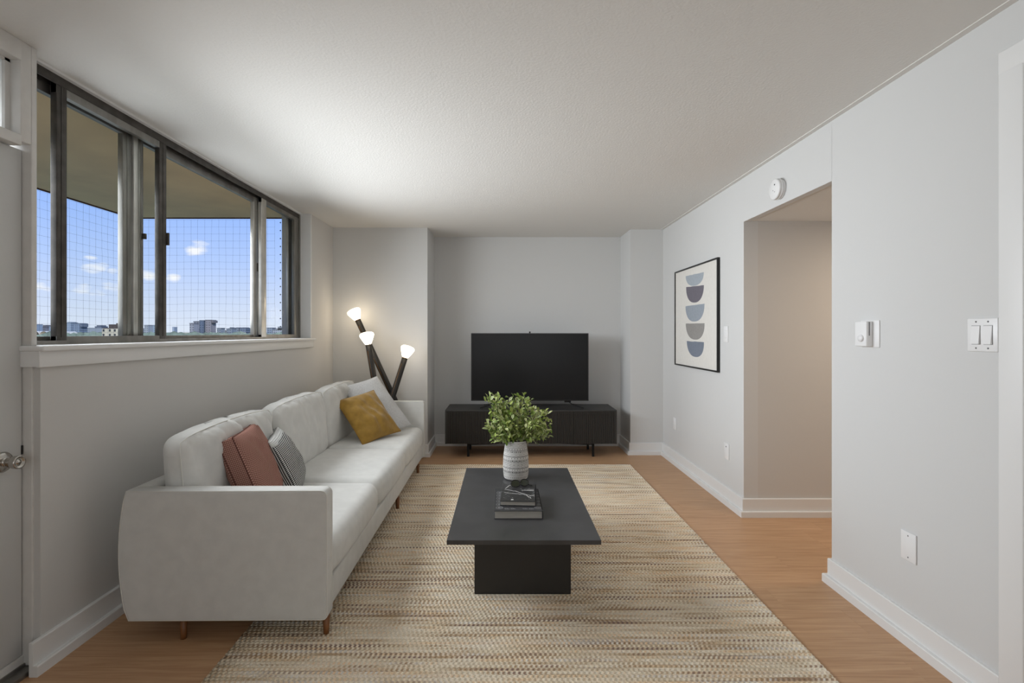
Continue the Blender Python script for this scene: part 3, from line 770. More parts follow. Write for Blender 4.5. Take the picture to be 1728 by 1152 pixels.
# back frame with convex rear
mb = MB(); prof = [(-.765, .62), (-.775, .636), (-.842, .636)]+[(-.842-.032*math.sin(math.pi*i/12)**.8+.004*i/12, .636-.544*i/12) for i in range(1, 12)]+[(-.832, .092), (-.765, .092)]
n = len(prof); mb.add([(x, .07, z) for x, z in prof]+[(x, SLEN-.07, z) for x, z in prof], [(k, (k+1) % n, n+(k+1) % n, n+k) for k in range(n)], True)
mb.build('back_frame', FABRIC, sofa, local=True)
MB().bbox(-.77, -.018, .068, SLEN-.068, .092, .218, .01, 3).build('base_rail', FABRIC, sofa, local=True)
seatL = (SLEN-.144)/3
for k in range(3):
    yc = .072+seatL*(k+.5)
    def df(w, k=k):
        u = w.x/.36; v = w.y/(seatL/2)
        z = w.z
        if z > 0: z += .020*(1-u*u)*(1-v*v) + .003*noise.noise(Vector((w.x*5, w.y*5, k*4)))
        x = w.x + ((.016*(1-v*v)*(1-(w.z/.1)**2) - .022*abs(v)**9) if w.x > 0 else 0)
        if z > 0: z -= .014*abs(v)**9
        return Vector((x, w.y, z))
    vs, fs = soft_box(.365, seatL/2-.007, .091, .058, (10, 12, 3), 5, df)
    mb = MB(); mb.add([v+Vector((-.367, yc, .309)) for v in vs], fs, True); o = mb.build('seat_cushion', FABRIC, sofa, local=True)
    # welt along the top of the front and side
for k in range(3):
    yc = .072+seatL*(k+.5)
    hh = .228
    def df(w, k=k):
        v = w.y/(seatL/2); h = w.z/hh
        bul = (1-v*v)*(1-h*h)
        x = w.x
        s = 1 if x > 0 else -1
        x += s*.030*max(0, bul)**.7
        fold = noise.noise(Vector((w.y*9+w.z*5, w.z*2.2, k*7.3)))*.030 + (abs(noise.noise(Vector((w.y*17+w.z*9, w.z*3.0, k*3.1+5))))-.2)*.034*max(0, h+.1)
        top = min(1, max(0, (h+.35)/1.2)); edge = min(1, (1-abs(v))*6)
        if s > 0: x += fold*(.35+1.1*top)*edge
        x *= 1-.28*abs(v)**8
        z = w.z + .018*(1-v*v)*h - (.016*abs(v)**8 if h > 0 else 0) + (.008*noise.noise(Vector((w.y*7, k*5.0, 1))) if h > .5 else 0)
        # lean backwards
        x -= (w.z+hh)*.085
        return Vector((x, w.y, z))
    vs, fs = soft_box(.068, seatL/2-.005, hh, .060, (3, 40, 26), 5, df)
    mb = MB(); mb.add([v+Vector((-.665, yc, .614)) for v in vs], fs, True); o = mb.build('back_cushion', FABRIC, sofa, local=True)
    pts = []
    for (v, h) in [(-1, -1+2*i/14) for i in range(14)]+[(-1+2*i/20, 1) for i in range(20)]+[(1, 1-2*i/14) for i in range(14)]+[(1-2*i/20, -1) for i in range(20)]:
        cy = v*(seatL/2-.003); cz = h*hh; r_ = .03
        if abs(v) > .9 and abs(h) > .86: cy *= .985; cz *= .975
        zz = cz + .018*(1-v*v)*h - (.016*abs(v)**8 if h > 0 else 0)
        pts.append((-.665+.050*(1-.28*abs(v)**8)-(cz+hh)*.085, yc+cy*.985, .614+zz*.985))
    MB().path(pts, .0028, 6, True).build('piping', PIPING, o, local=True)
def sleg(x, y, lean=0.0, r0=.0155, r1=.0120, zb=.013):
    MB().lathe([(0, zb), (r1, zb), (r1*1.05, zb+.02), (r0, .093), (0, .093)], (x, y, 0), 16).build('leg', WALNUT, sofa, local=True)
for (x, y, zb) in ((-.018, .045, .013), (-.020, 1.60, .013), (-.022, 2.555, .013), (-.62, .035, .0), (-.62, 1.60, .0), (-.62, 2.55, .0)):
    sleg(x, y, zb=zb)

# ------------------------------------------------------------------ pillows
def pillow(name, label, c, e1, e2, thick, mt, gus=0.0, pinch=.06, wr=.004, wf=6, pm=None, seed=0, folds=None, nn=34):
    e1 = Vector(e1); e2 = Vector(e2); c = Vector(c); nrm = e1.cross(e2).normalized(); a, b = e1.length, e2.length
    e1n, e2n = e1.normalized(), e2.normalized()
    root = c - nrm*0
    mb = MB(); uv = []
    def pt(u, v, s):
        x = u*(1-pinch*(1-v*v)); y = v*(1-pinch*(1-u*u))
        t = (max(0, (1-abs(u)**2.2))*max(0, (1-abs(v)**2.2)))**.52
        w = noise.noise(Vector((u*wf*.4, v*wf*.4, seed+s)))*wr*t*2.5 + noise.noise(Vector((u*wf, v*wf, seed+7+s)))*wr*t
        if folds: w += folds(u, v)*t
        h = s*(gus/2 + thick/2*t + w)
        return e1n*(x*a/2)+e2n*(y*b/2)+nrm*h
    for s in (1, -1):
        o = len(mb.v)
        for i in range(nn+1):
            for j in range(nn+1):
                u = math.sin(math.pi/2*(-1+2*i/nn))*.55+(-1+2*i/nn)*.45; v = math.sin(math.pi/2*(-1+2*j/nn))*.55+(-1+2*j/nn)*.45
                mb.v.append(pt(u, v, s)); uv.append(((u+1)*a/2, (v+1)*b/2))
        for i in range(nn):
            for j in range(nn):
                q = [o+i*(nn+1)+j, o+(i+1)*(nn+1)+j, o+(i+1)*(nn+1)+j+1, o+i*(nn+1)+j+1]
                mb.f.append(q if s > 0 else q[::-1]); mb.sm.append(True); mb.mi.append(0)
    NN = (nn+1)**2
    ring = [i*(nn+1) for i in range(nn+1)]+[nn*(nn+1)+j for j in range(1, nn+1)]+[i*(nn+1)+nn for i in range(nn-1, -1, -1)]+[j for j in range(nn-1, 0, -1)]
    if gus > 0:
        m_ = len(ring)
        o0 = len(mb.v); L0 = 0.0
        for k in range(m_+1):
            i0 = ring[k % m_]; p0 = mb.v[i0]
            if k: L0 += (p0-mb.v[ring[k-1]]).length
            mb.v += [p0.copy(), mb.v[i0+NN].copy()]; uv += [(L0, 0), (L0, gus)]
        for k in range(m_):
            a0 = o0+2*k; mb.f.append([a0+2, a0, a0+1, a0+3]); mb.sm.append(True); mb.mi.append(0)
    mb.uv = uv
    o = mb.build(name, mt); o.location = c; tag(o, label, 'cushion')
    OFF[o.name] = Vector((0, 0, 0))
    for s in ((1, -1) if gus > 0 else (1,)):
        pts = [mb.v[i] if s > 0 else mb.v[i+NN] for i in ring]
        MB().path([tuple(p) for p in pts], .0028, 6, True).build('seam', pm or mt, o, local=True)
    return o
def from_corners(BL, BR, TL): 
    BL, BR, TL = Vector(BL), Vector(BR), Vector(TL); e1 = BR-BL; e2 = TL-BL; return BL+(e1+e2)/2, e1, e2
TSEAM = mat('terracotta_seam', (92, 52, 44), .9); GSEAM = mat('pale_seam', (190, 190, 188), .9); MSEAM = mat('mustard_seam', (140, 104, 38), .9)
c, e1, e2 = from_corners((-1.120, 2.43, .415), (-1.214, 2.85, .425), (-1.296, 2.45, .80))
n_ = e1.cross(e2).normalized(); n_ = n_ if n_.x > 0 else -n_
pillow('throw_pillow', 'terracotta woven box cushion leaning on sofa back by near arm', c-n_*.038, e1, e2, .115, TERRA, gus=.068, pinch=.03, wr=.006, pm=TSEAM, seed=2)
c, e1, e2 = from_corners((-1.080, 2.735, .43), (-1.19, 3.10, .445), (-1.252, 2.76, .72))
n_ = e1.cross(e2).normalized(); n_ = n_ if n_.x > 0 else -n_
pillow('throw_pillow', 'black and white striped cushion between terracotta cushion and seat middle', c-n_*.035, e1, e2, .13, MONO, gus=.035, pinch=.03, wr=.004, pm=GSEAM, seed=9)
BL, TL, BR = P(612.3, 751, 4.10), P(564.8, 675.7, 4.25), P(676.6, 727, 4.43)
c, e1, e2 = from_corners(BL, BR, TL)
def mf(u, v):
    f = math.sin((u*1.3+v*.5)*9+2*noise.noise(Vector((u*2, v*2, 3))))
    return .010*f*max(0, .55+u*.5)*max(0, .9-v*.3) + .009*math.sin(v*13+u*3)*max(0, -u)*.9
pillow('throw_pillow', 'mustard yellow velvet cushion propped on the far seat', c, e1, e2, .13, MUSTARD, pinch=.05, wr=.008, wf=4, pm=MSEAM, seed=5, folds=mf)
TL, TR, BR = P(576, 652, 4.52), P(636, 634.6, 4.86), P(694.3, 716.4, 4.76)
c, e1, e2 = from_corners(BR-(TR-TL), BR, TL+(BR-TR)*0+Vector((0, 0, 0)))
e1 = TR-TL; e2 = TR-BR; c = TL+(e1-e2)/2
pillow('throw_pillow', 'pale grey linen cushion behind the mustard one at the far arm', c, e1, e2, .115, LINEN, pinch=.04, wr=.006, wf=4, pm=GSEAM, seed=12)

# ------------------------------------------------------------------ coffee table
ZT = .380; yf, yr = 2.27, 3.485; xa, xb = -.253, .433
tb = thing('coffee_table', (.09, 2.9, .012), 'low black rectangular coffee table on a block plinth in the middle of the rug', 'table')
MB().bbox(xa, xb, yf, yr, ZT-.021, ZT, .0015, 2, False).build('tabletop', TABLE, tb)
MB().bbox(-.144, .331, 2.520, 3.22, .0135, ZT-.021, .0015, 2, False).build('plinth', TABLEB, tb)

# ------------------------------------------------------------------ books
def book(name, label, x0, x1, y0, y1, z0, z1, cov, rz=0.0, cap=None):
    cx, cy = (x0+x1)/2, (y0+y1)/2; root = thing(name, (cx, cy, z0), label, 'book', rz=rz); OFF[root.name] = Vector((0, 0, 0))
    w, d, h = (x1-x0)/2, (y1-y0)/2, z1-z0; t = .0028
    MB().box(-w, w, -d, d, 0, t).box(-w, w, -d, d, h-t, h).build('cover', cov, root, local=True)
    sp = MB().bbox(w-.004, w+.001, -d, d, 0, h, .001); sp.build('spine', cov, root, local=True)
    MB().box(-w+.004, w-.004, -d+.004, d-.004, t, h-t).build('pages', PAPER, root, local=True)
    return root, w, d, h
b1, w, d, h = book('hardcover_book', 'larger dark hardcover book at the bottom of the table stack', -.047, .193, 2.525, 2.885, ZT+.0005, ZT+.0415, COVERB)
pr = MB(); random.seed(21)
def ring_(mb, cx, cy, r, z, n=14, wd=.0016, sy=1.0, skip=0):
    for k in range(n):
        if skip and k % skip == 0: continue
        a0 = 2*math.pi*k/n; a1 = 2*math.pi*(k+1)/n
        p = [(cx+(r+q)*math.cos(a), cy+(r+q)*sy*math.sin(a), z) for a, q in ((a0, -wd), (a0, wd), (a1, wd), (a1, -wd))]
        mb.add([(*p_[:2], z) for p_ in p]+[(*p_[:2], z+.0003) for p_ in p], [(4, 7, 6, 5), (4, 5, 6, 7), (0, 1, 5, 4), (2, 3, 7, 6)])
yy = -d+.045
while yy < d-.05:
    for xx in (-w+.026,):
        ring_(pr, xx, yy, .017, h, sy=1.1); ring_(pr, xx+.004, yy, .010, h, sy=1.1); ring_(pr, xx+.001, yy, .004, h)
    ring_(pr, w-.022, yy, .015, h); ring_(pr, w-.022, yy, .007, h)
    yy += .048
for xx in (-.06, -.03, .03, .062): ring_(pr, xx, -d+.03, .007, h, wd=.002); ring_(pr, xx+.012, -d+.028, .003, h)
pr.build('cover_print', PRINTG, b1, local=True)
b2, w, d, h = book('hardcover_book', 'smaller black book with white line drawing on top of the larger one', -.010, .172, 2.592, 2.890, ZT+.0425, ZT+.0665, COVER, rz=math.radians(-3.5))
pr = MB()
def strip(pts, wd, mb=pr):
    for (a, b_) in zip(pts[:-1], pts[1:]):
        a = Vector(a); b_ = Vector(b_); dd = (b_-a).normalized(); nn_ = Vector((-dd.y, dd.x))*wd
        q = [a-nn_, a+nn_, b_+nn_, b_-nn_]
        mb.add([(p.x, p.y, h) for p in q]+[(p.x, p.y, h+.0003) for p in q], [(4, 7, 6, 5), (0, 3, 7, 4), (1, 2, 6, 5)])
def jag(p0, p1, n, amp):
    out = []; p0 = Vector(p0); p1 = Vector(p1)
    for i in range(n+1):
        out.append(p0.lerp(p1, i/n)+Vector((0, random.uniform(-amp, amp))))
    return out
strip(jag((-.078, .045), (-.02, .015), 5, .006), .0016); strip(jag((-.02, .015), (.035, -.03), 6, .006), .0016); strip(jag((.035, -.03), (.066, -.105), 6, .008), .0016)
strip(jag((-.078, -.012), (.0, -.03), 6, .004), .0013); strip(jag((.0, -.03), (.085, -.06), 7, .006), .0013)
strip(jag((-.076, .06), (-.055, .118), 4, .003), .0018); strip(jag((-.055, .118), (-.01, .13), 3, .003), .0016); strip(jag((.05, -.078), (.083, -.04), 3, .004), .0013)
for i in range(9):                                # the illegible white lettering of the cover
    x = .014+i*.0075; strip([(x, .028), (x+.0025, .045 if i > 3 else .038), (x+.005, .028)], .0013)
for i in range(7): strip([(.03+i*.007, .056), (.034+i*.007, .056)], .001)
strip([(-.036, -.125), (-.024, -.125)], .006)
for i in range(26): x, y_ = random.uniform(-.08, .08), random.uniform(-.12, .12); strip([(x, y_), (x+.004, y_+random.uniform(-.002, .002))], .0007)
pr.build('cover_print', PRINT, b2, local=True)

# ------------------------------------------------------------------ sunglasses on the top book
zs = ZT+.0670
gl = thing('sunglasses', (.085, 2.84, zs), 'folded black sunglasses with dark green lenses lying on the top book', 'sunglasses'); OFF[gl.name] = Vector((0, 0, 0))
GT = mat('glossy_black_plastic', (16, 15, 14), .2); GLN = mat('dark_green_lens', (52, 56, 42), .12)
def lens(cx, cy, tilt, rr=.0235):
    Mx = Matrix.Translation((cx, cy, .0185)) @ Matrix.Rotation(tilt, 4, 'Z') @ Matrix.Rotation(math.radians(62), 4, 'X')
    pts = [Mx @ Vector((rr*math.cos(t)*1.12, rr*.82*math.sin(t)*(1.05 if math.sin(t) > 0 else .9), 0)) for t in [2*math.pi*k/22 for k in range(22)]]
    fr_ = MB().path(pts, .0022, 6, True).build('rim', GT, gl, local=True)
    m_ = MB(); m_.add(pts+[Mx @ Vector((0, 0, .003))], [(k, (k+1) % 22, 22) for k in range(22)], True); m_.build('lens', GLN, gl, local=True)
lens(-.020, -.012, math.radians(12)); lens(.030, .006, math.radians(24))
MB().path([(0.004, -.006, .024), (.008, -.003, .027), (.012, -.001, .024)], .002, 6).build('bridge', GT, gl, local=True)
MB().path([(-.044, -.018, .024), (-.038, .002, .012), (.0, .020, .006), (.05, .018, .005), (.072, .006, .003)], .0022, 6).build('temple', GT, gl, local=True)
MB().path([(.054, .018, .024), (.050, .030, .018), (.03, .040, .012), (.0, .046, .010), (-.02, .034, .006)], .0022, 6).build('temple', GT, gl, local=True)

# ------------------------------------------------------------------ vase
vx, vy = .0769, 3.24
def vr(t):
    pr_ = [(0, .064), (.015, .0715), (.05, .0765), (.2, .0800), (.42, .0812), (.65, .0775), (.85, .0705), (1, .0635)]
    for (a, ra), (b_, rb) in zip(pr_[:-1], pr_[1:]):
        if t <= b_: k = (t-a)/(b_-a); return ra+(rb-ra)*k
    return .0635
HV = .238; nz_, na = 170, 200
va = MB(); cols = []
lightc = (202, 200, 196); mid = (150, 148, 145); darkc = (82, 80, 78)
def vcol(t, a):                       # t 0..1 from base to mouth, a angle 0..1
    z = t*HV*1000
    def band(z0_, z1_): return z0_ <= z < z1_
    def tri(n, ph=0): x = (a*n+ph) % 1; return abs(x*2-1)
    if band(0, 16): return lightc
    if band(16, 18) or band(24, 25.5): return mid
    if band(18, 24): return darkc if tri(40) > .75 else lightc
    if band(32, 50):                  # stepped lozenges
        q = (z-32)/18; s = tri(16); e = abs(q*2-1)
        v = s*1.3+e*.9
        return darkc if (v % .5) < .12 and v > .35 else lightc
    if band(52, 60): return darkc if tri(44) > .45 else lightc
    if band(60, 62) or band(50, 52): return mid
    if band(66, 74): return darkc if (tri(30) > .7 and abs(z-70) < 2.5) else lightc
    if band(76, 78) or band(79.5, 81.5): return darkc
    if band(84, 98): q = (z-84)/14; return mid if abs(tri(18)-abs(q*2-1)) < .16 else lightc
    if band(98, 100): return mid
    if band(102, 118):
        q = (z-102)/16; s = tri(22, .5); v = s+abs(q*2-1)
        return darkc if (v % .42) < .13 and .3 < v < 1.4 else lightc
    if band(119, 121): return mid
    if band(121, 129): return darkc if tri(44) > .5 else lightc
    if band(131, 133): return mid
    if band(136, 146): return darkc if (tri(26) > .72 and abs(z-141) < 3) else lightc
    if band(148, 150) or band(152, 153.5): return darkc
    if band(156, 168): q = (z-156)/12; return mid if abs(tri(18)-abs(q*2-1)) < .18 else lightc
    if band(170, 172): return mid
    if band(175, 182): return darkc if tri(36) > .6 else lightc
    if band(186, 188): return darkc
    if band(191, 196): return darkc if tri(26) > .72 else lightc
    if band(200, 202) or band(206, 207.5): return mid
    if band(210, 224): q = (z-210)/14; return mid if abs(tri(14)-abs(q*2-1)) < .14 else lightc
    if band(228, 230): return mid
    return lightc
cc = {}
vs = []; 
for i in range(nz_+1):
    t = i/nz_
    for k in range(na):
        a = k/na; th = 2*math.pi*a; c_ = vcol(t, a)
        gro = -.0006 if c_ != lightc else 0
        r = vr(t)+gro; vs.append((r*math.cos(th), r*math.sin(th), t*HV))
        if c_ not in cc: cc[c_] = lin(c_)
        cols.append(cc[c_])
va.add(vs, [(i*na+k, i*na+(k+1) % na, (i+1)*na+(k+1) % na, (i+1)*na+k) for i in range(nz_) for k in range(na)], True)
pr_in = [(.0635, HV), (.061, HV+.002), (.0585, HV-.001), (.060, HV-.03), (.066, HV-.12), (.05, .01), (0, .01)]
o0 = len(va.v); va.lathe(pr_in, (0, 0, 0), 48); cols += [lin(lightc)]*(len(va.v)-o0)
o0 = len(va.v); va.lathe([(0, 0), (.064, 0)], (0, 0, 0), 48); cols += [lin((60, 58, 56))]*(len(va.v)-o0)
va.col = cols
vo = va.build('vase', VASE); vo.location = (vx, vy, ZT+.0005); tag(vo, 'grey white ceramic vase with carved tribal bands on the coffee table', 'vase')

# ------------------------------------------------------------------ leafy branches
random.seed(5)
pb = Vector((vx, vy, ZT+.02))
plant = thing('leafy_branches', (vx, vy, ZT+.18), 'bushy green variegated branches standing in the patterned vase', 'plant'); OFF[plant.name] = Vector((0, 0, 0))
O_ = Vector((vx, vy, ZT+.18))
lf = MB(); lcol = []
G1, G2, CR = (150, 168, 84), (104, 128, 56), (250, 244, 212)
def leaf_(p, d, L, wd, up):
    d = d.normalized(); s = d.cross(up)
    if s.length < .05: s = d.orthogonal()
    s.normalize(); nrm = s.cross(d).normalized()
    base = random.choice((G1, G2, (140, 160, 80), (108, 134, 56), (164, 176, 100))); k = random.random()**.6
    edge = tuple(int(base[i]*(1-k*.8)+CR[i]*k*.8) for i in range(3)) if random.random() < .62 else base
    sec = ((0, .12, 0), (.3, .85, .0), (.62, 1.0, .02), (.88, .5, -.02), (1, 0, -.06))
    o = len(lf.v); vs = []
    for (t, w_, z) in sec:
        c_ = p+d*L*t+nrm*L*(z - .10*t*t)
        vs += [c_-s*wd*w_+nrm*wd*w_*.35, c_, c_+s*wd*w_+nrm*wd*w_*.35]
        lcol.extend([lin(edge), lin(base), lin(edge)])
    fs = []
    for i in range(4):
        a = i*3; fs += [(a, a+1, a+4, a+3), (a+1, a+2, a+5, a+4)]
    lf.add(vs, fs, True)
ends = [(828,676),(840,673),(853,680),(866,679),(878,671),(890,675),(894,688),(905,700),(917,699),(921,712),(922,733),(908,726),(828,716),(829,728),(838,742),(846,694),
        (868,694),(884,708),(900,714),(858,716),(872,728),(850,738),(893,738),(836,705),(848,722),(880,742),(915,722),(862,704),(905,738),(845,686),(833,690)]
stem_roots = [Vector((random.uniform(-.025, .025), random.uniform(-.025, .025), -.10)) for _ in range(9)]
for i, (u, y_) in enumerate(ends):
    dz = random.uniform(-.12, .12); e = P(u, y_, vy+dz)-O_
    st = stem_roots[i % 9]; m1 = Vector((st.x*.8, st.y*.8, .045)); m2 = e*.55+Vector((0, 0, .035))
    pts = []
    for k in range(9):
        t = k/8; pts.append((1-t)**3*st+3*(1-t)**2*t*m1+3*(1-t)*t*t*m2+t**3*e)
    MB().path(pts, [.0028-.0018*k/8 for k in range(9)], 5).build('stem', STEM, plant, local=True)
    for k in range(4, 9):
        for q in range(11 if k < 8 else 16):
            c_ = pts[k]+Vector([random.gauss(0, .015) for _ in range(3)])
            d_ = (pts[k]-pts[k-1]).normalized()*.5+Vector([random.gauss(0, .8) for _ in range(3)])+Vector((0, 0, .35))
            if c_.z < .055 and k < 7: continue
            leaf_(c_, d_, random.uniform(.026, .040), random.uniform(.0062, .0092), Vector((random.gauss(0, .4), random.gauss(-.3, .4), 1)))
lf.col = lcol
fo = lf.build('foliage', LEAF, plant, local=True); fo['kind'] = 'stuff'

# ------------------------------------------------------------------ media console
cx0, cx1, cyf, cyb, cz0, cz1 = -.607, 1.172, 5.30, 5.755, .147, .497
mc = thing('media_console', ((cx0+cx1)/2, (cyf+cyb)/2, 0), 'long low black fluted media console on thin metal legs in the recess', 'cabinet')
MB().bbox(cx0, cx1, cyf, cyb, cz1-.015, cz1, .0015, 1, False).build('console_top', CONSOLE, mc)
cb = MB().box(cx0, cx0+.018, cyf+.002, cyb, cz0, cz1-.015).box(cx1-.018, cx1, cyf+.002, cyb, cz0, cz1-.015).box(cx0, cx1, cyf+.02, cyb, cz0, cz0+.016).box(cx0, cx1, cyb-.01, cyb, cz0, cz1-.015)
cb.build('carcass', CONSOLE, mc)
dw = (cx1-cx0-.006)/4
for k in range(4):
    a = cx0+.003+dw*k+.0012; b_ = a+dw-.0024
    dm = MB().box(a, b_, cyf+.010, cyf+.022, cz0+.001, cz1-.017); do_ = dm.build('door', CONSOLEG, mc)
    fm = MB(); nrib = 29; p_ = (b_-a)/nrib
    for i in range(nrib):
        x = a+p_*i
        vs = [(x+p_*.20, cyf+.010, 0), (x+p_*.24, cyf+.003, 0), (x+p_*.38, cyf, 0), (x+p_*.62, cyf, 0), (x+p_*.76, cyf+.003, 0), (x+p_*.80, cyf+.010, 0)]
        fm.add([(q[0], q[1], cz0+.001) for q in vs]+[(q[0], q[1], cz1-.017) for q in vs], [(j, j+1, 7+j, 6+j) for j in range(5)]+[(0, 1, 2, 3, 4, 5), (11, 10, 9, 8, 7, 6)])
    fo_ = fm.build('fluting', CONSOLER, do_); fo_['kind'] = 'stuff'
for (x, sgn) in ((cx0+.235, 1), (cx1-.235, -1)):
    for yy in (cyf+.07, cyb-.05):
        MB().bbox(x-.012, x+.012, yy-.006, yy+.006, .0, cz0, .001, 1, False).build('leg', BLACKMET, mc)
bar = MB()
for yy in (cyf+.07, cyb-.05):
    for (x, sgn) in ((cx0+.235, 1), (cx1-.235, -1)):
        q = [(x-.012*sgn, cz0), (x-.012*sgn, cz0-.024), (x+.10*sgn, cz0-.022), (x+.50*sgn, cz0-.006), (x+.62*sgn, cz0)]
        n = len(q); bar.add([(a, yy-.006, b_) for a, b_ in q]+[(a, yy+.006, b_) for a, b_ in q], [tuple(range(n)), tuple(range(n, 2*n))[::-1]]+[(k, n+k, n+(k+1) % n, (k+1) % n) for k in range(n)])
bar.build('underframe', BLACKMET, mc)

# ------------------------------------------------------------------ television
tx0, tx1, tz0, tz1, ty = -.353, .919, .562, 1.293, 5.545
tv = thing('television', ((tx0+tx1)/2, ty, cz1), 'flat black television switched off on the fluted console', 'television')
MB().bbox(tx0, tx1, ty, ty+.028, tz0, tz1, .002, 1, False).bbox(tx0+.15, tx1-.15, ty+.027, ty+.05, tz0+.06, tz1-.2, .006, 2).build('housing', TVB, tv)
MB().box(tx0+.011, tx1-.011, ty-.0012, ty+.002, tz0+.014, tz1-.011).build('screen', SCREEN, tv)
MB().box(tx0, tx1, ty-.002, ty+.004, tz0, tz0+.012).build('lower_bezel', TVB, tv)
for (x, s) in ((tx0+.255, -1), (tx1-.255+.03, 1)):
    ft = MB(); ft.bbox(x-.035, x+.035, ty+.004, ty+.024, tz0-.018, tz0+.004, .003)
    ft.path([(x+.01*s, ty+.014, tz0-.012), (x+.06*s, ty-.05, cz1+.022), (x+.15*s, ty-.13, cz1+.0055)], .0045, 6)
    ft.path([(x+.01*s, ty+.014, tz0-.012), (x+.05*s, ty+.06, cz1+.022), (x+.12*s, ty+.12, cz1+.0055)], .0045, 6)
    ft.build('stand_foot', BLACKMET, tv)
wc = MB().bbox(.275, .292, ty+.004, ty+.022, tz1+.001, tz1+.019, .003).build('webcam', TVB); tag(wc, 'tiny black square camera on top edge of the television', 'camera')

# ------------------------------------------------------------------ floor lamp behind the sofa
fl_ = thing('floor_lamp', (-1.12, 5.14, 0), 'floor lamp of three crossed dark tubes with glowing white bulbs behind the sofa', 'lamp')
def lamp_tube(pt_top, pt_bot, br=.068, k=0):
    a = Vector(pt_top); b_ = Vector(pt_bot); d_ = (a-b_).normalized()
    t_ = MB().tube(b_, a, .029, .029, 20).build('tube', LAMPB, fl_)
    s = d_.cross(Vector((0, 1, 0))).normalized(); f = -d_.cross(s).normalized()
    if f.y > 0: f = -f
    MB().tube(b_+d_*.3+f*.0285+s*.009, a-d_*.06+f*.0285+s*.009, .0013, .0013, 6).build('brass_strip', BRASS, t_)
    MB().tube(a, a+d_*.006, .030, .030, 20).build('collar', BRASS, t_)
    q = d_.to_track_quat('Z', 'Y').to_matrix()
    pf = [(0, .002), (.028, .002), (.033, .012), (.044, .034), (.056, .060), (.066, .084), (.068, .096), (.063, .109), (.050, .118), (.028, .1225), (0, .124)]
    pf2 = [(r*br/.068, z) for r, z in pf]
    MB().lathe(pf2, a, 28, q).build('bulb', BULB, fl_)
def on(u, y_, Z): return P(u, y_, Z)
lamp_tube(on(603.8, 540, 5.20), Vector((-.853, 5.30, .012)))
lamp_tube(on(621.5, 581, 5.07), Vector((-1.20, 5.27, .012)), .070)
lamp_tube(on(683.2, 603.5, 5.10), Vector((-1.315, 5.12, .012)))
for u, y_, Z, e in ((601, 528, 5.12, 2.2), (620, 568, 4.97, 2.2), (687, 592, 5.02, 2.2)):
    pass

# ------------------------------------------------------------------ framed art on the right wall
def WR(u, y_, x): # pixel -> point on plane X = x
    Z = x*F/(u-CX); return Vector((x, Z, EYE+(CY-y_)/F*Z))
xf = 1.677; yn, yfa = 4.021, 5.028; zt_, zb_ = 1.892, .986
ar = thing('framed_art', (XR-.012, (yn+yfa)/2, (zt_+zb_)/2), 'thin black framed print of five stacked half round bowls on right wall', 'picture')
fb = .013
fr = MB().box(xf, XR-.001, yn, yn+fb, zb_, zt_).box(xf, XR-.001, yfa-fb, yfa, zb_, zt_).box(xf, XR-.001, yn+fb, yfa-fb, zt_-fb, zt_).box(xf, XR-.001, yn+fb, yfa-fb, zb_, zb_+fb)
fr.build('frame', FRAMEB, ar)
art = MB().box(xf+.008, XR-.002, yn+fb, yfa-fb, zb_+fb, zt_-fb).build('print', ARTP, ar)
bowls = [((165, 190), (252, 170), (208, 236), (168, 176, 184)), ((167, 243), (253, 233), (207, 318), (112, 108, 118)), ((164, 336), (256, 322), (208, 410), (154, 162, 172)),
         ((165, 420), (256, 418), (210, 498), (150, 147, 144)), ((170, 505), (253, 510), (212, 582), (122, 130, 144))]
for i, (l, r, bt, rgb) in enumerate(bowls):
    g2 = lambda p: WR(1100+p[0]/2.88, 400+p[1]/2.88, xf+.008)
    A, B_, C_ = g2(l), g2(r), g2(bt); mid_ = (A+B_)/2; hw = (A-B_)/2; dn = Vector((0, C_.y-mid_.y, C_.z-mid_.z)); pts = []
    for k in range(9): pts.append(B_.lerp(A, k/8)+Vector((0, 0, .0035*noise.noise(Vector((k*.9, i*3.3, 0))))))
    for k in range(1, 24):
        t = math.pi*k/24; pts.append(mid_+hw*math.copysign(abs(math.cos(t))**.85, math.cos(t))+dn*math.sin(t)**.92)
    pts = [Vector((xf+.0074, p.y, p.z)) for p in pts]; n = len(pts)
    m_ = MB(); m_.add(pts+[p+Vector((.0006, 0, 0)) for p in pts], [tuple(range(n)), tuple(range(n, 2*n))[::-1]]+[(k, n+k, n+(k+1) % n, (k+1) % n) for k in range(n)])
    m_.build('printed_bowl', bowl_mat('bowl_ink', rgb), art)

# ------------------------------------------------------------------ wall fittings on the right wall
def plate(name, label, cat, yc, zc, w_, h_, th=.006, screws=(), kind=None):
    o = thing(name, (XR, yc, zc), label, cat)
    MB().bbox(XR-th, XR-.0003, yc-w_/2, yc+w_/2, zc-h_/2, zc+h_/2, .0025, 2).build('faceplate', PLASTIC, o)
    for (dy, dz) in screws:
        MB().lathe([(0, .0012), (.003, .0008), (.0032, 0)], (XR-th, yc+dy, zc+dz), 10, Matrix.Rotation(-math.pi/2, 3, 'Y')).build('screw', PLASTIC_S, o)
    return o
def wpt(u, y_): return WR(u, y_, XR-.004)
p = wpt(1224.5, 563.7); o = plate('light_switch', 'single white rocker switch on right wall beside the framed art', 'switch', p.y, p.z, .078, .122)
MB().bbox(XR-.0095, XR-.005, p.y-.017, p.y+.017, p.z-.033, p.z+.033, .002, 2).build('rocker', PLASTIC, o)
p = wpt(1138.4, 714.6); plate('wall_plate', 'small blank white plate low on right wall, nearest the back corner', 'wall plate', p.y, p.z, .078, .118)
p = wpt(1226, 761); o = plate('wall_plate', 'white cable plate low on right wall beside the hall opening', 'wall plate', p.y, p.z, .078, .122)
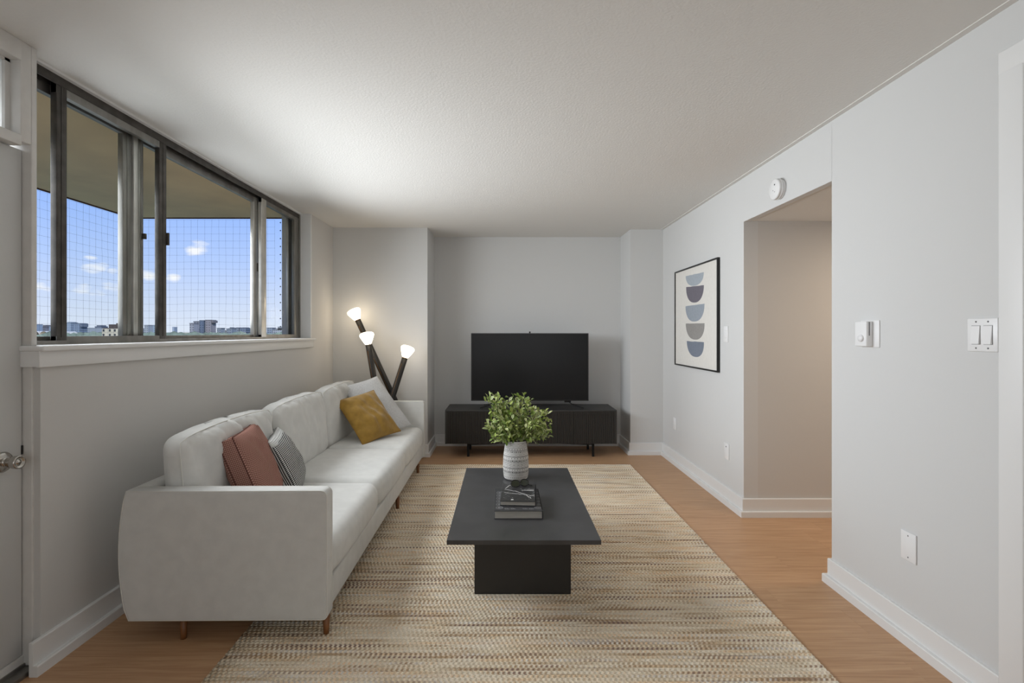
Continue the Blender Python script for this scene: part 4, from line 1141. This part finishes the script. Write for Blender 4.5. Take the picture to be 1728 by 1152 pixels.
MB().lathe([(0, .004), (.004, .004), (.005, 0)], (XR-.006, p.y, p.z+.035), 12, Matrix.Rotation(-math.pi/2, 3, 'Y')).build('coax_socket', PLASTIC_S, o)
p = wpt(1533, 922); plate('blank_wall_plate', 'blank white plate with two screws low on the near right wall', 'wall plate', p.y, p.z, .080, .121, screws=((0, .045), (0, -.045)))
# double switch
p = wpt(1658, 565); o = plate('double_light_switch', 'white double rocker switch plate next to the near door casing', 'switch', p.y, p.z, .116, .118, screws=((-.023, .047), (.023, .047), (-.023, -.047), (.023, -.047)))
for dy in (-.023, .023):
    MB().box(XR-.0063, XR-.005, p.y+dy-.0172, p.y+dy+.0172, p.z-.034, p.z+.034).build('rocker_surround', PLASTIC_S, o)
    r_ = MB(); y0_, y1_ = p.y+dy-.0158, p.y+dy+.0158; za, zb2 = p.z-.0325, p.z+.0325; xo = XR-.0065
    r_.add([(xo, y0_, za), (xo, y1_, za), (xo, y1_, zb2), (xo, y0_, zb2), (xo-.007, y0_, za), (xo-.007, y1_, za), (xo-.0008, y1_, zb2), (xo-.0008, y0_, zb2)],
           [(0,3,2,1),(4,5,6,7),(0,1,5,4),(1,2,6,5),(2,3,7,6),(3,0,4,7)]); r_.build('rocker', PLASTIC, o)
# thermostat
pa = wpt(1455, 565); pc = wpt(1487, 565)
th = thing('thermostat', (XR, 2.4, 1.29), 'white thermostat with round dial on a backplate beyond the double switch', 'thermostat')
zc = EYE-.006
pz = 2.36
MB().bbox(XR-.005, XR, 2.312, 2.432, zc-.062, zc+.062, .002, 2).build('backplate', PLASTIC, th)
MB().bbox(XR-.036, XR-.004, 2.350, 2.428, zc-.058, zc+.058, .005, 3).build('body', PLASTIC, th)
MB().box(XR-.024, XR-.020, 2.3488, 2.3505, zc-.008, zc+.055).build('vent_slot', PLASTIC_S, th)
MB().lathe([(0, .008), (.015, .008), (.0165, .005), (.0165, 0)], (XR-.036, 2.383, zc-.020), 24, Matrix.Rotation(-math.pi/2, 3, 'Y')).build('dial', PLASTIC, th)
# smoke alarm
ps = WR(1308, 319.5, XR-.035)
RY = Matrix.Rotation(-math.pi/2, 3, 'Y'); sa = thing('smoke_alarm', (XR, ps.y, ps.z), 'round white smoke alarm on right wall above the hall opening', 'smoke alarm')
MB().lathe([(0, 0), (.060, 0), (.060, .014), (.056, .016), (.056, .020)], (XR, ps.y, ps.z), 40, RY).build('mount', PLASTIC, sa)
MB().lathe([(.056, .018), (.064, .019), (.064, .026), (.060, .028), (.060, .032), (.063, .033), (.062, .040), (.056, .044), (0, .045)], (XR, ps.y, ps.z), 40, RY).build('housing', PLASTIC, sa)
for (dy, dz, r) in ((-.012, .026, .0045), (.006, -.006, .003), (-.012, -.018, .0025)):
    MB().lathe([(0, .001), (r, .001), (r, 0)], (XR-.0448, ps.y+dy, ps.z+dz), 12, RY).build('indicator', DARK if r > .004 else PLASTIC_S, sa)
# ceiling light of the hall (source of the warm light)
hf = thing('ceiling_lamp', (2.75, 2.75, HO), 'round hall ceiling lamp beyond the opening, out of direct sight', 'lamp')
MB().lathe([(0, 0), (.16, 0), (.16, -.02), (0, -.02)], (2.75, 2.75, HO+.004), 32).build('lamp_base', TRIM, hf)
